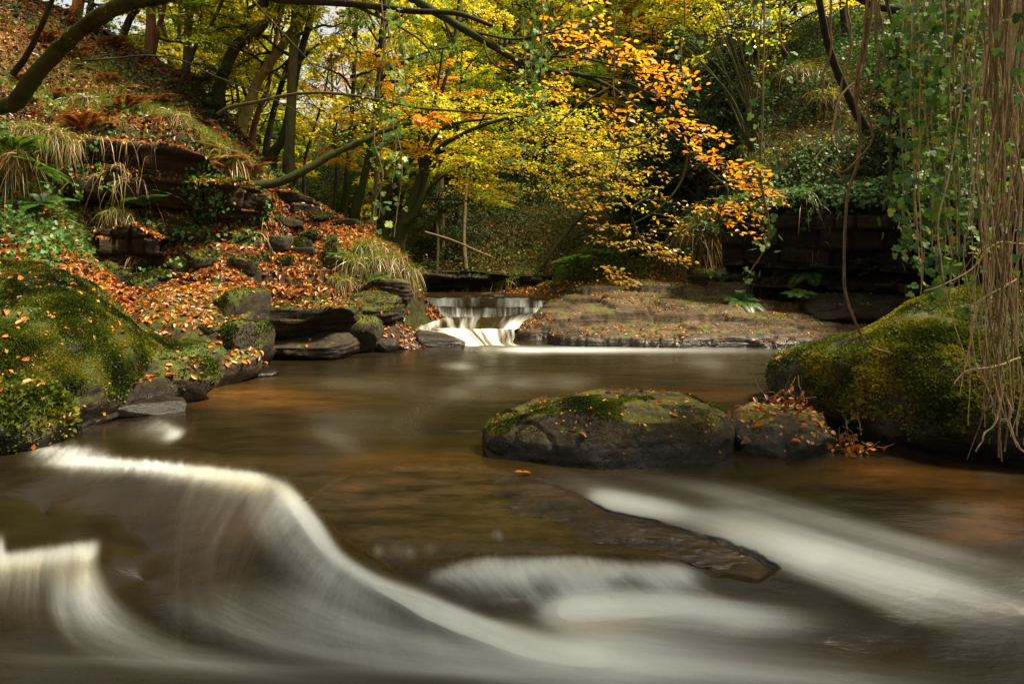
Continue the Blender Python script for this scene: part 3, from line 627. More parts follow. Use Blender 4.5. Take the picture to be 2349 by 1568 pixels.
def water_mat(name='peaty_water', fall=False):
    m, nt, ns, ln = newmat(name)
    geo = N(nt, 'ShaderNodeNewGeometry'); pos = geo.outputs['Position']
    fo = N(nt, 'ShaderNodeAttribute', attribute_name='foam').outputs['Fac']
    ti = N(nt, 'ShaderNodeAttribute', attribute_name='tint').outputs['Fac']
    sh = N(nt, 'ShaderNodeAttribute', attribute_name='shallow').outputs['Fac']
    mp = N(nt, 'ShaderNodeMapping'); mp.inputs['Scale'].default_value = (1.0, 2.6, 1.0); mp.inputs['Rotation'].default_value = (0, 0, R(14)); ln.new(pos, mp.inputs['Vector'])
    n1 = noise(nt, 1.3, 5, .6, mp.outputs[0]); n2 = noise(nt, 5.0, 4, .6, mp.outputs[0])
    deep = ramp(nt, [(.3, (.006, .0045, .0018)), (.7, (.019, .014, .0055))], n1).outputs['Color']
    amber = ramp(nt, [(.35, (.03, .016, .004)), (.6, (.135, .06, .010)), (.75, (.23, .10, .014))], math_(nt, 'ADD', math_(nt, 'MULTIPLY', n1, .6), math_(nt, 'MULTIPLY', n2, .4))).outputs['Color']
    c = mixc(nt, math_(nt, 'MULTIPLY', sh, .8, clamp=True), deep, amber)
    le = N(nt, 'ShaderNodeAttribute', attribute_name='ledge').outputs['Fac']
    c = mixc(nt, math_(nt, 'MULTIPLY', le, .97), c, ledge_color(nt, pos))
    fc = mixc(nt, math_(nt, 'MULTIPLY', ti, .75, clamp=True), (.72, .78, .80), (.62, .56, .36))
    lowf = mixc(nt, smooth(nt, fo, .0, .55), (.16, .13, .075), fc)
    c = mixc(nt, math_(nt, 'POWER', fo, 1.15), c, lowf)
    b = N(nt, 'ShaderNodeBsdfPrincipled'); ln.new(c, b.inputs['Base Color'])
    ln.new(math_(nt, 'ADD', .22, math_(nt, 'MULTIPLY', fo, .5), clamp=True), b.inputs['Roughness'])
    b.inputs['IOR'].default_value = 1.33
    ln.new(bump(nt, math_(nt, 'ADD', n1, math_(nt, 'MULTIPLY', n2, .4)), .35, .03), b.inputs['Normal'])
    o = N(nt, 'ShaderNodeOutputMaterial'); ln.new(b.outputs[0], o.inputs['Surface'])
    return m
M['water'] = water_mat()
tag(mesh_obj('river_water', WV, np.stack([_k, _k + nw, _k + nw + 1, _k + 1], 1), M['water'], attrs={'foam': wf * .97, 'tint': np.clip(rsample(tint, qx, qy), 0, 1), 'shallow': np.clip(rsample(shal, qx, qy), 0, 1), 'ledge': sstep(-30, 50, ledge_sd(qx, qy))}), kind='structure')

# upper river above the falls
ux, uy = np.meshgrid(np.linspace(-9, .74, 120), np.linspace(13.72, 20.5, 90))
uz = 0.678 + 0.01 * fbm2(ux.ravel() * 2, uy.ravel() * 3, 3, 77)
_n = 120; _k = (np.arange(89)[:, None] * _n + np.arange(_n - 1)[None]).ravel()
_f = np.clip(fbm2(ux.ravel() * 3, uy.ravel() * .8, 3, 78) * .35, 0, .2)
tag(mesh_obj('upstream_water', np.stack([ux.ravel(), uy.ravel(), uz], 1), np.stack([_k, _k + 1, _k + _n + 1, _k + _n], 1), M['water'], attrs={'foam': _f, 'tint': _f * 0, 'shallow': _f * 0 + .1}), kind='structure')

# the falls: upper curtain over a stepped lip, foam basin, then the lower chute
def fall_mesh(name, rows, nu, nv, seed, thr, wob=.016, tintv=.15, parent=None, fr=26, lo=.25, ragged=.0, sk=1.0):
    """rows: cross-stream curves from the lip downwards"""
    G = np.stack([catmull(r, nu) for r in rows]); S = np.stack([catmull(G[:, k], nv) for k in range(nu)], 1)   # nv x nu x 3
    u = np.tile(np.linspace(0, 1, nu), nv); v = np.repeat(np.linspace(0, 1, nv), nu)
    V = S.reshape(-1, 3).copy()
    wid = np.linalg.norm(np.diff(G[0], axis=0), axis=1).sum()
    st = fbm2(u * wid * fr * .35, v * .5, 4, seed, .65); big = fbm2(u * wid * 1.6, v * .7, 2, seed + 9)
    rag = fbm2(u * wid * 2.6, u * 0 + seed, 4, seed + 21, .6)
    V[:, 1] += wob * (st * .6 + big * 1.5) + ragged * rag; V[:, 2] += wob * .4 * big + ragged * .45 * rag
    fm = np.clip(lo + thr + sk * st + .75 * big, 0.02, 1)
    k = (np.arange(nv - 1)[:, None] * nu + np.arange(nu - 1)[None]).ravel()
    return mesh_obj(name, V, np.stack([k, k + nu, k + nu + 1, k + 1], 1), M['water'], parent, {'foam': fm, 'tint': np.clip(tintv + .5 * fbm2(u * wid * .9, v * .6, 2, seed + 4), 0, 1), 'shallow': fm * 0 + .1})
LOWER = 0
wf_ = tag(empty('waterfall', (-.6, 13.0, 0)), 'small stepped waterfall pouring in white threads between the leafy ledge and the tan rock shelf', 'waterfall')
def wpar(o):
    o.parent = wf_; o.location = (.6, -13.0, 0); return o
lip = [P(930, 686, 13.6), P(990, 686, 13.55), P(1060, 684, 13.6), P(1130, 684, 13.65), P(1190, 686, 13.7), P(1245, 688, 13.7)]
def dn(pts, dy, dz): return [p + np.array([0, dy, dz]) for p in pts]
# top step
MID = [P(925, 703, 13.38), P(990, 702, 13.3), P(1060, 703, 13.35), P(1130, 704, 13.4), P(1190, 704, 13.5), P(1245, 706, 13.55)]
_up = [dn(lip, .18, .012), lip, dn(lip, -.06, -.03), None]
_up[-1] = dn(MID, -.02, .0)
wpar(fall_mesh('upper_curtain', _up, 420, 40, 3, .0, fr=18, lo=.2, ragged=.05, sk=.7))
mid = [P(925, 703, 13.38), P(990, 702, 13.3), P(1060, 703, 13.35), P(1130, 704, 13.4), P(1190, 704, 13.5), P(1245, 706, 13.55)]
low = [P(925, 727, 13.0), P(990, 727, 12.95), P(1060, 727, 12.95), P(1130, 727, 13.0), P(1190, 722, 13.2), P(1245, 716, 13.45)]
wpar(fall_mesh('lower_curtain', [dn(mid, .1, .0), mid, dn(mid, -.1, -.06), low], 460, 50, 5, .06, fr=22, lo=.18, ragged=.03, sk=.7))
wpar(fall_mesh('foam_basin', [dn(low, .05, .01), low, [P(930, 738, 12.6), P(1000, 738, 12.5), P(1060, 740, 12.5), P(1120, 742, 12.5), P(1180, 738, 12.7), P(1235, 728, 13.2)],
     [P(935, 758, 12.0), P(1000, 758, 12.0), P(1060, 760, 11.95), P(1110, 764, 11.95), P(1160, 762, 12.0), P(1200, 750, 12.4)]], 240, 60, 8, .06, wob=.02, fr=10))
wpar(fall_mesh('chute', [[P(960, 752, 12.15), P(1040, 753, 12.1), P(1100, 755, 12.05), P(1180, 754, 12.15)], [P(1000, 766, 11.85), P(1060, 768, 11.75), P(1110, 770, 11.75), P(1180, 773, 11.75)],
     [P(1058, 780, 11.5), P(1085, 784, 11.4), P(1120, 786, 11.4), P(1180, 788, 11.3)], [P(1050, 803, 10.9), P(1090, 804, 10.85), P(1140, 804, 10.85), P(1230, 803, 10.9)]], 200, 70, 12, .22, wob=.04, tintv=.5, fr=14))
#@@ROCKS
# ------------------------------------------------------------------ rocks
def grid_faces(nu, nv, wrap=False):
    k = (np.arange(nv - 1)[:, None] * nu + np.arange(nu - 1)[None]).ravel()
    return np.stack([k, k + 1, k + nu + 1, k + nu], 1)
def vnormals(V, Fq):
    n = np.zeros_like(V); a = np.cross(V[Fq[:, 2]] - V[Fq[:, 0]], V[Fq[:, 3]] - V[Fq[:, 1]])
    for k in range(4): np.add.at(n, Fq[:, k], a)
    return nrm(n)
class Surf:            # a finished rock surface that things can be scattered on
    def __init__(s, V, Fq, name=None): s.V, s.F = V, Fq
    def sample(s, n, cond=None, g=rng):
        a = s.V[s.F[:, 0]]; b = s.V[s.F[:, 1]]; c = s.V[s.F[:, 2]]; d = s.V[s.F[:, 3]]
        nn = np.cross(c - a, d - b); A = np.linalg.norm(nn, axis=1); nn = nn / np.maximum(A[:, None], 1e-9)
        mid = (a + b + c + d) / 4
        w = A * (cond(mid, nn) if cond is not None else 1)
        if w.sum() <= 0: return np.zeros((0, 3)), np.zeros((0, 3))
        i = g.choice(len(A), n, p=w / w.sum()); u = g.random((n, 1)); v = g.random((n, 1))
        return (a[i] * (1 - u) + b[i] * u) * (1 - v) + (d[i] * (1 - u) + c[i] * u) * v, nn[i]

def loft_rock(name, secs, mat, nu=90, nv=150, amp=.05, sc=2.5, seed=0, crack=0.0, strata=0.0, parent=None, sharp=(), chops=0):
    """secs: cross sections (bottom front round to bottom back), each a list of points, along the rock"""
    secs = np.array([[P(*q) for q in s] for s in secs])
    cols = []
    for k in range(secs.shape[1]):             # crisp arrises where asked
        if k in sharp: cols += [secs[:, k] * .86 + secs[:, k - 1] * .14, secs[:, k], secs[:, k] * .86 + secs[:, k + 1] * .14]
        else: cols.append(secs[:, k])
    secs = np.stack(cols, 1)
    A = np.stack([catmull(s, nu) for s in secs]); V = np.stack([catmull(A[:, k], nv) for k in range(nu)], 1).reshape(-1, 3)
    Fq = grid_faces(nu, nv)
    if chops:                                  # flat fracture faces
        g = np.random.default_rng(seed + 77); c0 = V.mean(0); ext = V.std(0)
        for _ in range(chops):
            d = g.normal(size=3) * np.array([1, 1, .55]); d[1] -= .5; d[2] = abs(d[2]); d = nrm(d / ext); h = (V - c0) @ d; q = np.quantile(h, .94 + .05 * g.random()); V = V - np.maximum(h - q, 0)[:, None] * d * .85
    nr = vnormals(V, Fq)
    # make normals look outwards
    cen = V.mean(0)
    if ((V - cen) * nr).sum(1).mean() < 0: Fq = Fq[:, ::-1]; nr = -nr
    d = amp * fbm(V * sc, 5, seed, .55) + amp * .3 * fbm(V * sc * 5, 3, seed + 3)
    if strata: d += strata * fbm(V * np.array([.8, .8, 9]) * 1.2, 3, seed + 5)
    if crack:
        c = np.abs(fbm(V * 1.7 + 5, 3, seed + 8)); d -= crack * np.exp(-(c / .035) ** 2)
    V = V + nr * d[:, None]
    o = mesh_obj(name, V, Fq, mat, parent)
    return o, Surf(V, Fq)

_cube_cache = {}
def cube_sphere(n):
    if n in _cube_cache: return _cube_cache[n]
    t = np.linspace(-1, 1, n); a, b = np.meshgrid(t, t); a, b = a.ravel(), b.ravel(); o = np.ones_like(a)
    V = np.concatenate([np.stack(q, 1) for q in [(a, b, o), (b, a, -o), (o, a, b), (-o, b, a), (b, o, a), (a, -o, b)]])
    Fq = np.concatenate([grid_faces(n, n) + k * n * n for k in range(6)])
    key = np.round(V * 1e5).astype(np.int64); _, first, inv = np.unique(key, axis=0, return_index=True, return_inverse=True)
    V = V[first]; Fq = inv.ravel()[Fq]
    _cube_cache[n] = (V, Fq); return V, Fq
def block_shape(size, n=18, boxy=.72, amp=.10, sc=1.3, seed=0, strata=.0, taper=0.0, chop=3, crack=0.0):
    """a broken block of stone: box rounded towards an ellipsoid, planes knocked off, roughened"""
    V, Fq = cube_sphere(n); V = V.copy(); g = np.random.default_rng(seed + 991)
    S = V / np.linalg.norm(V, axis=1, keepdims=True)
    r = (np.abs(S) ** 6).sum(1) ** (-1 / 6)
    W = S * (boxy * r + (1 - boxy))[:, None]
    for k in range(chop):
        d = nrm(g.normal(size=3)); h = .62 + .3 * g.random(); over = np.maximum(W @ d - h, 0); W = W - over[:, None] * d * .92
    W[:, :2] *= (1 - taper * (W[:, 2:3] + 1) / 2)
    W = W * np.asarray(size) / 2
    q = W / max(min(size), .05) * sc + seed * 3.7
    d = amp * min(size) * (fbm(q, 4, seed, .55) + .35 * fbm(q * 3.1, 3, seed + 2))
    if strata: d = d + strata * min(size) * fbm(W * np.array([1, 1, 12]) / max(size) * 2 + seed, 3, seed + 7)
    if crack:
        d = d - crack * np.exp(-(fbm(W * 1.5 + seed, 3, seed + 8) / .03) ** 2) - crack * .7 * np.exp(-(fbm(W * np.array([.8, 2.2, 1]) + seed * 2, 3, seed + 18) / .025) ** 2)
    return W + S * d[:, None], Fq
def rotm(rx, ry, rz):
    cx, sx, cy, sy, cz, sz = math.cos(rx), math.sin(rx), math.cos(ry), math.sin(ry), math.cos(rz), math.sin(rz)
    return np.array([[cz, -sz, 0], [sz, cz, 0], [0, 0, 1]]) @ np.array([[cy, 0, sy], [0, 1, 0], [-sy, 0, cy]]) @ np.array([[1, 0, 0], [0, cx, -sx], [0, sx, cx]])
def block(name, c, size, rot=(0, 0, 0), mat=None, label=None, cat='rock', group=None, **kw):
    V, Fq = block_shape(size, **kw); V = V @ rotm(*rot).T + np.asarray(c)
    o = mesh_obj(name, V, Fq, mat, origin=np.asarray(c))
    if label: tag(o, label, cat, group)
    return o, Surf(V, Fq)

def moss_on(surf, parent, n, size, cond, seed=0, mat='moss', up=.4, name='moss'):
    g = np.random.default_rng(seed + 50)
    p, nn = surf.sample(n, cond, g)
    if len(p) == 0: return
    o = Geo()
    L = size * (.5 + g.random(len(p)))
    d = nn + g.normal(size=(len(p), 3)) * .55; d[:, 2] += up - .5 * (nn[:, 2] < .3)
    L = L * np.clip(1 + 1.1 * fbm(p * 3.0, 3, seed + 31), .35, 2.2)
    tone = np.clip(.42 + 1.0 * fbm(p * 4.0, 3, seed) + .5 * fbm(p * 1.1, 2, seed + 5) + g.normal(size=len(p)) * .13, 0, 1)
    leaves(o, p - nn * .006, np.cross(nrm(d), g.normal(size=(len(p), 3))), L, tone, 'quad', tang=d, g=g)
    ob = o.obj(name, M[mat], None, smooth=False)
    if parent is not None:
        ob.parent = parent; ob.matrix_parent_inverse = parent.matrix_basis.inverted()
    return ob
def upish(a=.25, b=.7, nz=1.0, sc=2.2, thr=-.05, seed=0):
    return lambda m, n: sstep(a, b, n[:, 2]) * sstep(thr - .15, thr + .15, fbm(m * sc, 4, seed)) * nz

LIT = []       # (points, normals, size) of fallen leaves, gathered into drifts later
def drop(surf, n, size, cond, seed):
    p, nn = surf.sample(n, cond, np.random.default_rng(seed + 900)); LIT.append((p, nn, size))

# --- the boulder in the middle of the stream
ob, s_boulder = loft_rock('boulder', [
 [(1110, 1048, 4.95), (1107, 1015, 4.95), (1111, 990, 5.02), (1118, 982, 5.12), (1122, 1000, 5.3)],
 [(1125, 1072, 4.72), (1120, 1020, 4.74), (1128, 975, 4.92), (1142, 950, 5.2), (1140, 990, 5.5)],
 [(1180, 1090, 4.60), (1172, 1025, 4.62), (1178, 958, 4.85), (1195, 925, 5.35), (1190, 985, 5.8)],
 [(1290, 1095, 4.55), (1285, 1015, 4.56), (1275, 938, 4.78), (1285, 895, 5.5), (1290, 960, 6.1)],
 [(1400, 1095, 4.52), (1395, 1015, 4.52), (1390, 925, 4.76), (1400, 887, 5.6), (1400, 960, 6.2)],
 [(1520, 1092, 4.54), (1515, 1012, 4.54), (1510, 922, 4.78), (1510, 889, 5.55), (1500, 960, 6.1)],
 [(1612, 1088, 4.56), (1606, 1002, 4.6), (1592, 925, 4.85), (1582, 899, 5.4), (1565, 960, 6.0)],
 [(1668, 1080, 4.62), (1655, 1010, 4.68), (1628, 945, 4.95), (1612, 912, 5.35), (1600, 960, 5.8)],
 [(1697, 1045, 4.92), (1692, 1012, 4.95), (1680, 965, 5.1), (1652, 928, 5.35), (1640, 965, 5.6)],
 [(1699, 1030, 5.02), (1696, 1018, 5.04), (1688, 990, 5.14), (1670, 960, 5.3), (1660, 975, 5.4)]], M['rock_boulder'], nu=140, nv=230, amp=.02, sc=2.4, seed=4, crack=.018, strata=.014, sharp=(2, 3), chops=44)
tag(ob, 'rounded dark boulder with a sunlit mossy top standing alone in the middle of the stream', 'boulder')
moss_on(s_boulder, ob, 30000, .013, lambda m, n: (sstep(.45, .85, n[:, 2]) * .9 + .22 * sstep(1.15, 1.4, m[:, 0]) * (n[:, 1] < 0) * (m[:, 2] > .1)) * sstep(-.15, .12, fbm(m * 3.0, 4, 3)) * (m[:, 2] > .09), 4)
drop(s_boulder, 34, .065, lambda m, n: sstep(.5, .8, n[:, 2]), 1)
drop(s_boulder, 260, .014, lambda m, n: (sstep(.2, .8, n[:, 2]) + .35 * (m[:, 0] > .8)) * (m[:, 2] > .05), 2)

# --- big mossy rock on the right
ob, s_right = loft_rock('boulder', [
 [(1766, 925, 6.9), (1762, 885, 6.95), (1764, 845, 7.0), (1780, 828, 7.1), (1790, 860, 7.3)],
 [(1775, 945, 6.5), (1770, 885, 6.5), (1772, 832, 6.7), (1800, 812, 7.2), (1805, 860, 7.6)],
 [(1850, 985, 6.0), (1852, 895, 6.05), (1850, 812, 6.35), (1872, 789, 7.0), (1880, 860, 7.7)],
 [(1980, 1062, 5.25), (1985, 950, 5.2), (1960, 812, 5.6), (1992, 757, 6.8), (2000, 850, 7.8)],
 [(2060, 1075, 5.05), (2060, 950, 5.0), (2030, 790, 5.5), (2052, 722, 6.75), (2060, 850, 7.8)],
 [(2120, 1085, 4.9), (2115, 945, 4.85), (2085, 765, 5.4), (2112, 688, 6.7), (2120, 850, 7.8)],
 [(2260, 1100, 4.7), (2250, 945, 4.6), (2230, 745, 5.2), (2230, 664, 6.5), (2260, 850, 7.6)],
 [(2420, 1115, 4.55), (2410, 945, 4.5), (2400, 735, 5.1), (2400, 652, 6.4), (2400, 850, 7.5)],
 [(2620, 1100, 4.6), (2620, 945, 4.6), (2600, 750, 5.2), (2600, 680, 6.3), (2600, 850, 7.3)],
 [(2760, 1080, 4.8), (2760, 980, 4.8), (2740, 850, 5.2), (2740, 790, 6.2), (2740, 870, 7.0)]], M['rock_wedge'], nu=120, nv=210, amp=.035, sc=1.5, seed=14, crack=.02, strata=.012, chops=10)
tag(ob, 'huge mossy boulder with a sloping back filling the right side behind the hanging vines', 'boulder')
moss_on(s_right, ob, 130000, .026, lambda m, n: sstep(.28, .62, m[:, 2] + .35 * fbm(m * 1.6, 4, 6) + .06 * m[:, 0]) * (sstep(-.5, .0, n[:, 2]) + .1) * sstep(-.25, .1, fbm(m * 2.6, 4, 8) + .25 * n[:, 2] + .25 * (m[:, 2] - .6)), 15, up=.15)
drop(s_right, 60, .07, lambda m, n: sstep(.55, .85, n[:, 2]), 3)

# --- low rock between them, strewn with leaves
ob, s_small = loft_rock('rock', [
 [(1678, 1020, 5.15), (1676, 985, 5.2), (1682, 950, 5.35), (1690, 940, 5.5), (1695, 965, 5.7)],
 [(1705, 1040, 4.95), (1700, 985, 5.1), (1700, 945, 5.35), (1715, 925, 5.7), (1720, 960, 6.0)],
 [(1760, 1052, 4.85), (1765, 1000, 4.9), (1755, 950, 5.25), (1765, 918, 5.9), (1770, 960, 6.2)],
 [(1840, 1055, 4.82), (1845, 1005, 4.84), (1830, 955, 5.2), (1825, 930, 5.9), (1830, 965, 6.2)],
 [(1905, 1048, 4.88), (1905, 1008, 4.9), (1890, 970, 5.2), (1870, 945, 5.7), (1870, 970, 6.0)],
 [(1928, 1035, 5.0), (1925, 1018, 5.02), (1915, 995, 5.15), (1900, 975, 5.4), (1900, 985, 5.6)]], M['rock_boulder'], nu=80, nv=110, amp=.035, sc=3.5, seed=23, crack=.02, sharp=(2,), chops=22)
tag(ob, 'low dark rock strewn with orange oak leaves, wedged between the two boulders', 'rock')
drop(s_small, 34, .085, lambda m, n: sstep(.4, .8, n[:, 2]), 5); drop(s_small, 260, .022, lambda m, n: sstep(.1, .7, n[:, 2]), 6)

# --- flat brown ledge barely under the water
def slab():
    X, Yp = np.meshgrid(np.arange(650, 1830, 3.0), np.arange(1030, 1360, 2.0)); x, y = X.ravel(), Yp.ravel()
    sd = ledge_sd(x, y); h = water_h(x, y)
    ne = np.array([(1230, 1095), (1280, 1108), (1335, 1140), (1400, 1172), (1500, 1192), (1620, 1228), (1720, 1262), (1790, 1305)], float); dn_ = np.full(len(x), 1e9)
    for a, b in zip(ne[:-1], ne[1:]):
        ab = b - a; t = np.clip(((x - a[0]) * ab[0] + (y - a[1]) * ab[1]) / (ab @ ab), 0, 1); dn_ = np.minimum(dn_, np.hypot(x - a[0] - t * ab[0], (y - a[1] - t * ab[1]) * 1.6))
    bed = fbm2(x * .006 + y * .002, y * .030, 4, 62, .6); fine = fbm2(x * .03, y * .07, 4, 63)
    lift = -.030 + .050 * np.exp(-(dn_ / 120) ** 2) * (1 - .75 * sstep(1560, 1740, x)) + .020 * bed + .008 * fine
    z = h + lift - .06 * sstep(10, -10, sd)
    Yd = (CH - z) * F / (y - HY); V = np.stack([(x - CX) / F * Yd, Yd, z], 1)
    Fq = grid_faces(X.shape[1], X.shape[0])[:, ::-1]
    return V, Fq[(sd[Fq] > -14).all(1)]
def slab_mat():
    m, nt, ns, ln = newmat('wet_brown_ledge')
    geo = N(nt, 'ShaderNodeNewGeometry'); pos = geo.outputs['Position']
    mp = N(nt, 'ShaderNodeMapping'); mp.inputs['Scale'].default_value = (1.4, 4.5, 6); mp.inputs['Rotation'].default_value = (0, 0, R(-8)); ln.new(pos, mp.inputs['Vector'])
    n1 = noise(nt, 1.5, 6, .62, mp.outputs[0]); n2 = noise(nt, 9, 5, .65, pos)
    c = ramp(nt, [(.32, (.006, .005, .004)), (.46, (.026, .019, .012)), (.6, (.055, .036, .020)), (.75, (.085, .055, .027))], math_(nt, 'ADD', math_(nt, 'MULTIPLY', n1, .8), math_(nt, 'MULTIPLY', n2, .2))).outputs['Color']
    b = N(nt, 'ShaderNodeBsdfPrincipled'); ln.new(c, b.inputs['Base Color']); b.inputs['Roughness'].default_value = .34; b.inputs['Specular IOR Level'].default_value = .3
    ln.new(bump(nt, math_(nt, 'ADD', n1, math_(nt, 'MULTIPLY', n2, .5)), .8, .02), b.inputs['Normal'])
    o = N(nt, 'ShaderNodeOutputMaterial'); ln.new(b.outputs[0], o.inputs['Surface'])
    return m
V_, F_ = slab()
# give the ledge a body below
ob = mesh_obj('rock_ledge', np.vstack([V_, V_ - np.array([0, 0, .25])]), np.vstack([F_, F_[:, ::-1] + len(V_)]), slab_mat())
tag(ob, 'flat dark brown rock ledge just awash between the white fold and the right-hand chute', 'rock ledge')

# --- big mossy rock at the left edge
ob, s_left = loft_rock('boulder', [
 [(-260, 1050, 4.9), (-260, 880, 5.0), (-260, 700, 5.6), (-260, 620, 6.5), (-260, 640, 7.4)],
 [(-130, 1040, 5.0), (-130, 860, 5.1), (-130, 665, 5.7), (-130, 595, 6.7), (-130, 620, 7.6)],
 [(0, 1022, 5.12), (0, 860, 5.25), (0, 680, 5.9), (0, 598, 6.9), (0, 640, 7.8)],
 [(110, 1012, 5.25), (120, 865, 5.4), (120, 695, 6.0), (130, 612, 7.0), (130, 660, 7.8)],
 [(200, 985, 5.6), (205, 860, 5.7), (205, 720, 6.2), (210, 652, 7.1), (210, 690, 7.8)],
 [(270, 950, 6.0), (275, 855, 6.1), (275, 755, 6.5), (280, 705, 7.2), (275, 730, 7.8)],
 [(350, 912, 6.6), (358, 850, 6.65), (358, 795, 6.95), (360, 765, 7.4), (360, 790, 7.9)],
 [(440, 885, 7.15), (450, 845, 7.15), (452, 800, 7.35), (450, 780, 7.7), (450, 800, 8)],
 [(500, 868, 7.5), (508, 838, 7.55), (510, 805, 7.7), (505, 790, 7.9), (500, 805, 8.1)],
 [(520, 850, 7.75), (524, 838, 7.78), (523, 820, 7.85), (518, 810, 7.95), (512, 815, 8.05)]], M['rock_moss_heavy'], nu=130, nv=190, amp=.09, sc=1.5, seed=33, strata=.02)
tag(ob, 'long hump of rock thick with green moss at the left edge of the stream', 'boulder')
moss_on(s_left, ob, 190000, .023, lambda m, n: sstep(.12, .4, m[:, 2] + .2 * fbm(m * 2, 3, 4)) * (.25 + sstep(-.3, .5, n[:, 2])) * (.08 + sstep(-.25, .1, fbm(m * 2.2, 4, 12))), 34)
drop(s_left, 150, .075, lambda m, n: sstep(.1, .8, n[:, 2]) * sstep(-.05, .2, fbm(m * 1.3, 3, 19)), 7); drop(s_left, 500, .022, lambda m, n: .3 + sstep(.2, .7, n[:, 2]), 8)
drop(s_left, 160, .08, lambda m, n: sstep(.6, .9, n[:, 2]) * sstep(1.2, 1.45, m[:, 2]), 18)
ob, s = block('boulder', P(20, 950, 5.2), (1.0, .9, .75), (0, .1, .3), M['rock_moss_heavy'], 'smaller dark mossy lump at the lower left corner of the bank, below the long hump', 'boulder', n=40, boxy=.35, amp=.09, seed=5)
moss_on(s, ob, 9000, .03, lambda m, n: .2 + sstep(-.1, .6, n[:, 2]), 6); drop(s, 60, .07, lambda m, n: sstep(.5, .9, n[:, 2]), 9); drop(s, 160, .022, None, 10)

# --- ledge stones along the left waterline
def stone(px, py, Y, size, rot, mat, label, nl=0, nm=0, seed=0, n=30, name='rock', ls=.07, **kw):
    ob, s = block(name, P(px, py, Y), size, tuple(R(a) for a in rot), M[mat], label, 'rock', n=n, seed=seed, **kw)
    if nm: moss_on(s, ob, nm, .026, lambda m, q: sstep(-.1, .5, q[:, 2]) * (.3 + sstep(-.1, .1, fbm(m * 4, 3, seed))), seed)
    if nl: drop(s, nl, ls, lambda m, q: sstep(.55, .85, q[:, 2]), seed + 20)
    return ob, s
stone(250, 925, 6.05, (.34, 1.5, .34), (2, 6, -31), 'rock_mossy', 'narrow stone tongue covered in bright yellow-orange leaves at the left waterline', 120, 500, 41, boxy=.85)
stone(330, 935, 6.2, (.75, .35, .14), (4, 3, 30), 'rock_dark', 'flat dark wet stone lapped by the water beside the leafy tongue', 4, 0, 42, boxy=.85)
stone(395, 870, 6.9, (.95, .8, .45), (0, 4, 32), 'rock_mossy', 'squarish mossed stone with a leafy top, between the leafy tongue and the low slanting stone', 45, 2500, 43)
stone(508, 850, 7.7, (.34, 1.05, .38), (8, 4, -30), 'rock_mossy', 'slanting stone with a ridge of orange leaves just above the pool on the left', 90, 500, 44, boxy=.85)
stone(590, 852, 8.4, (.55, .7, .16), (3, 6, 20), 'rock_dark', 'low black wet stone poking out furthest into the pool from the left ledge', 6, 0, 45)
stone(565, 800, 8.6, (.45, .9, .75), (0, 3, -12), 'rock_moss_heavy', 'upright moss-covered block at the end of the leafy slab', 8, 3000, 46)
stone(548, 720, 9.3, (.55, 1.0, .75), (0, 3, -18), 'rock_moss_heavy', 'mossy corner block beside the notch in the left ledge', 16, 3500, 47)
stone(500, 775, 8.6, (.75, .8, .5), (4, 6, 10), 'rock_mossy', 'pale-topped stone with scattered leaves at the front of the leafy slab', 60, 1800, 48)
ob, s = stone(415, 742, 9.1, (2.05, 2.6, .7), (9, 1, 6), 'rock_mossy', 'broad tilted slab of stone carpeted in orange leaves on the left bank', 1700, 900, 49, n=46, boxy=.9, ls=.075)
# cut ledge under the leaf slope
stone(700, 728, 10.35, (1.75, 1.5, .55), (2, 1, 3), 'rock_strata', 'thick squared ledge block under the carpet of orange leaves', 300, 2500, 51, n=44, boxy=.9, strata=.08, ls=.075)
stone(700, 790, 10.15, (1.7, 1.3, .42), (0, 0, -3), 'rock_dark', 'lower black ledge block standing in the pool below the squared leafy one', 14, 300, 52, n=44, boxy=.88, strata=.08)
stone(820, 765, 10.6, (.85, 1.0, .62), (0, 3, 8), 'rock_mossy', 'mossed block at the right end of the cut ledge', 10, 1500, 53)
stone(860, 705, 11.2, (.95, 1.0, .55), (0, -3, -6), 'rock_mossy', 'mossy block stacked under the overhanging tussocks', 8, 2000, 54, strata=.1)
stone(890, 668, 12.0, (.85, .9, .50), (0, 4, 12), 'rock_strata', 'upper brown corner stone below the tussocks beside the waterfall', 4, 300, 55, strata=.15)
stone(885, 712, 12.0, (.75, .8, .42), (0, -4, 0), 'rock_dark', 'dark corner stone touching the left end of the waterfall', 3, 200, 56, strata=.15)
stone(912, 775, 11.15, (1.15, 1.1, .40), (6, 17, 10), 'rock_dark', 'sloping rock with a drift of orange leaves reaching into the pool left of the falls', 230, 500, 57, n=36, ls=.08)
stone(1008, 785, 11.3, (.95, .7, .34), (0, 9, 4), 'rock_dark', 'smooth black wet rock at the foot of the waterfall', 2, 0, 58, n=36, boxy=.45, amp=.05)
stone(870, 795, 10.6, (.7, .6, .3), (0, 6, 0), 'rock_dark', 'small dark rock in the water below the mossed ledge end', 12, 100, 59)

stone(928, 706, 12.75, (.55, .6, .62), (0, 4, 10), 'rock_dark', 'dark wet stone rising right beside the left end of the waterfall lip', 6, 300, 60)
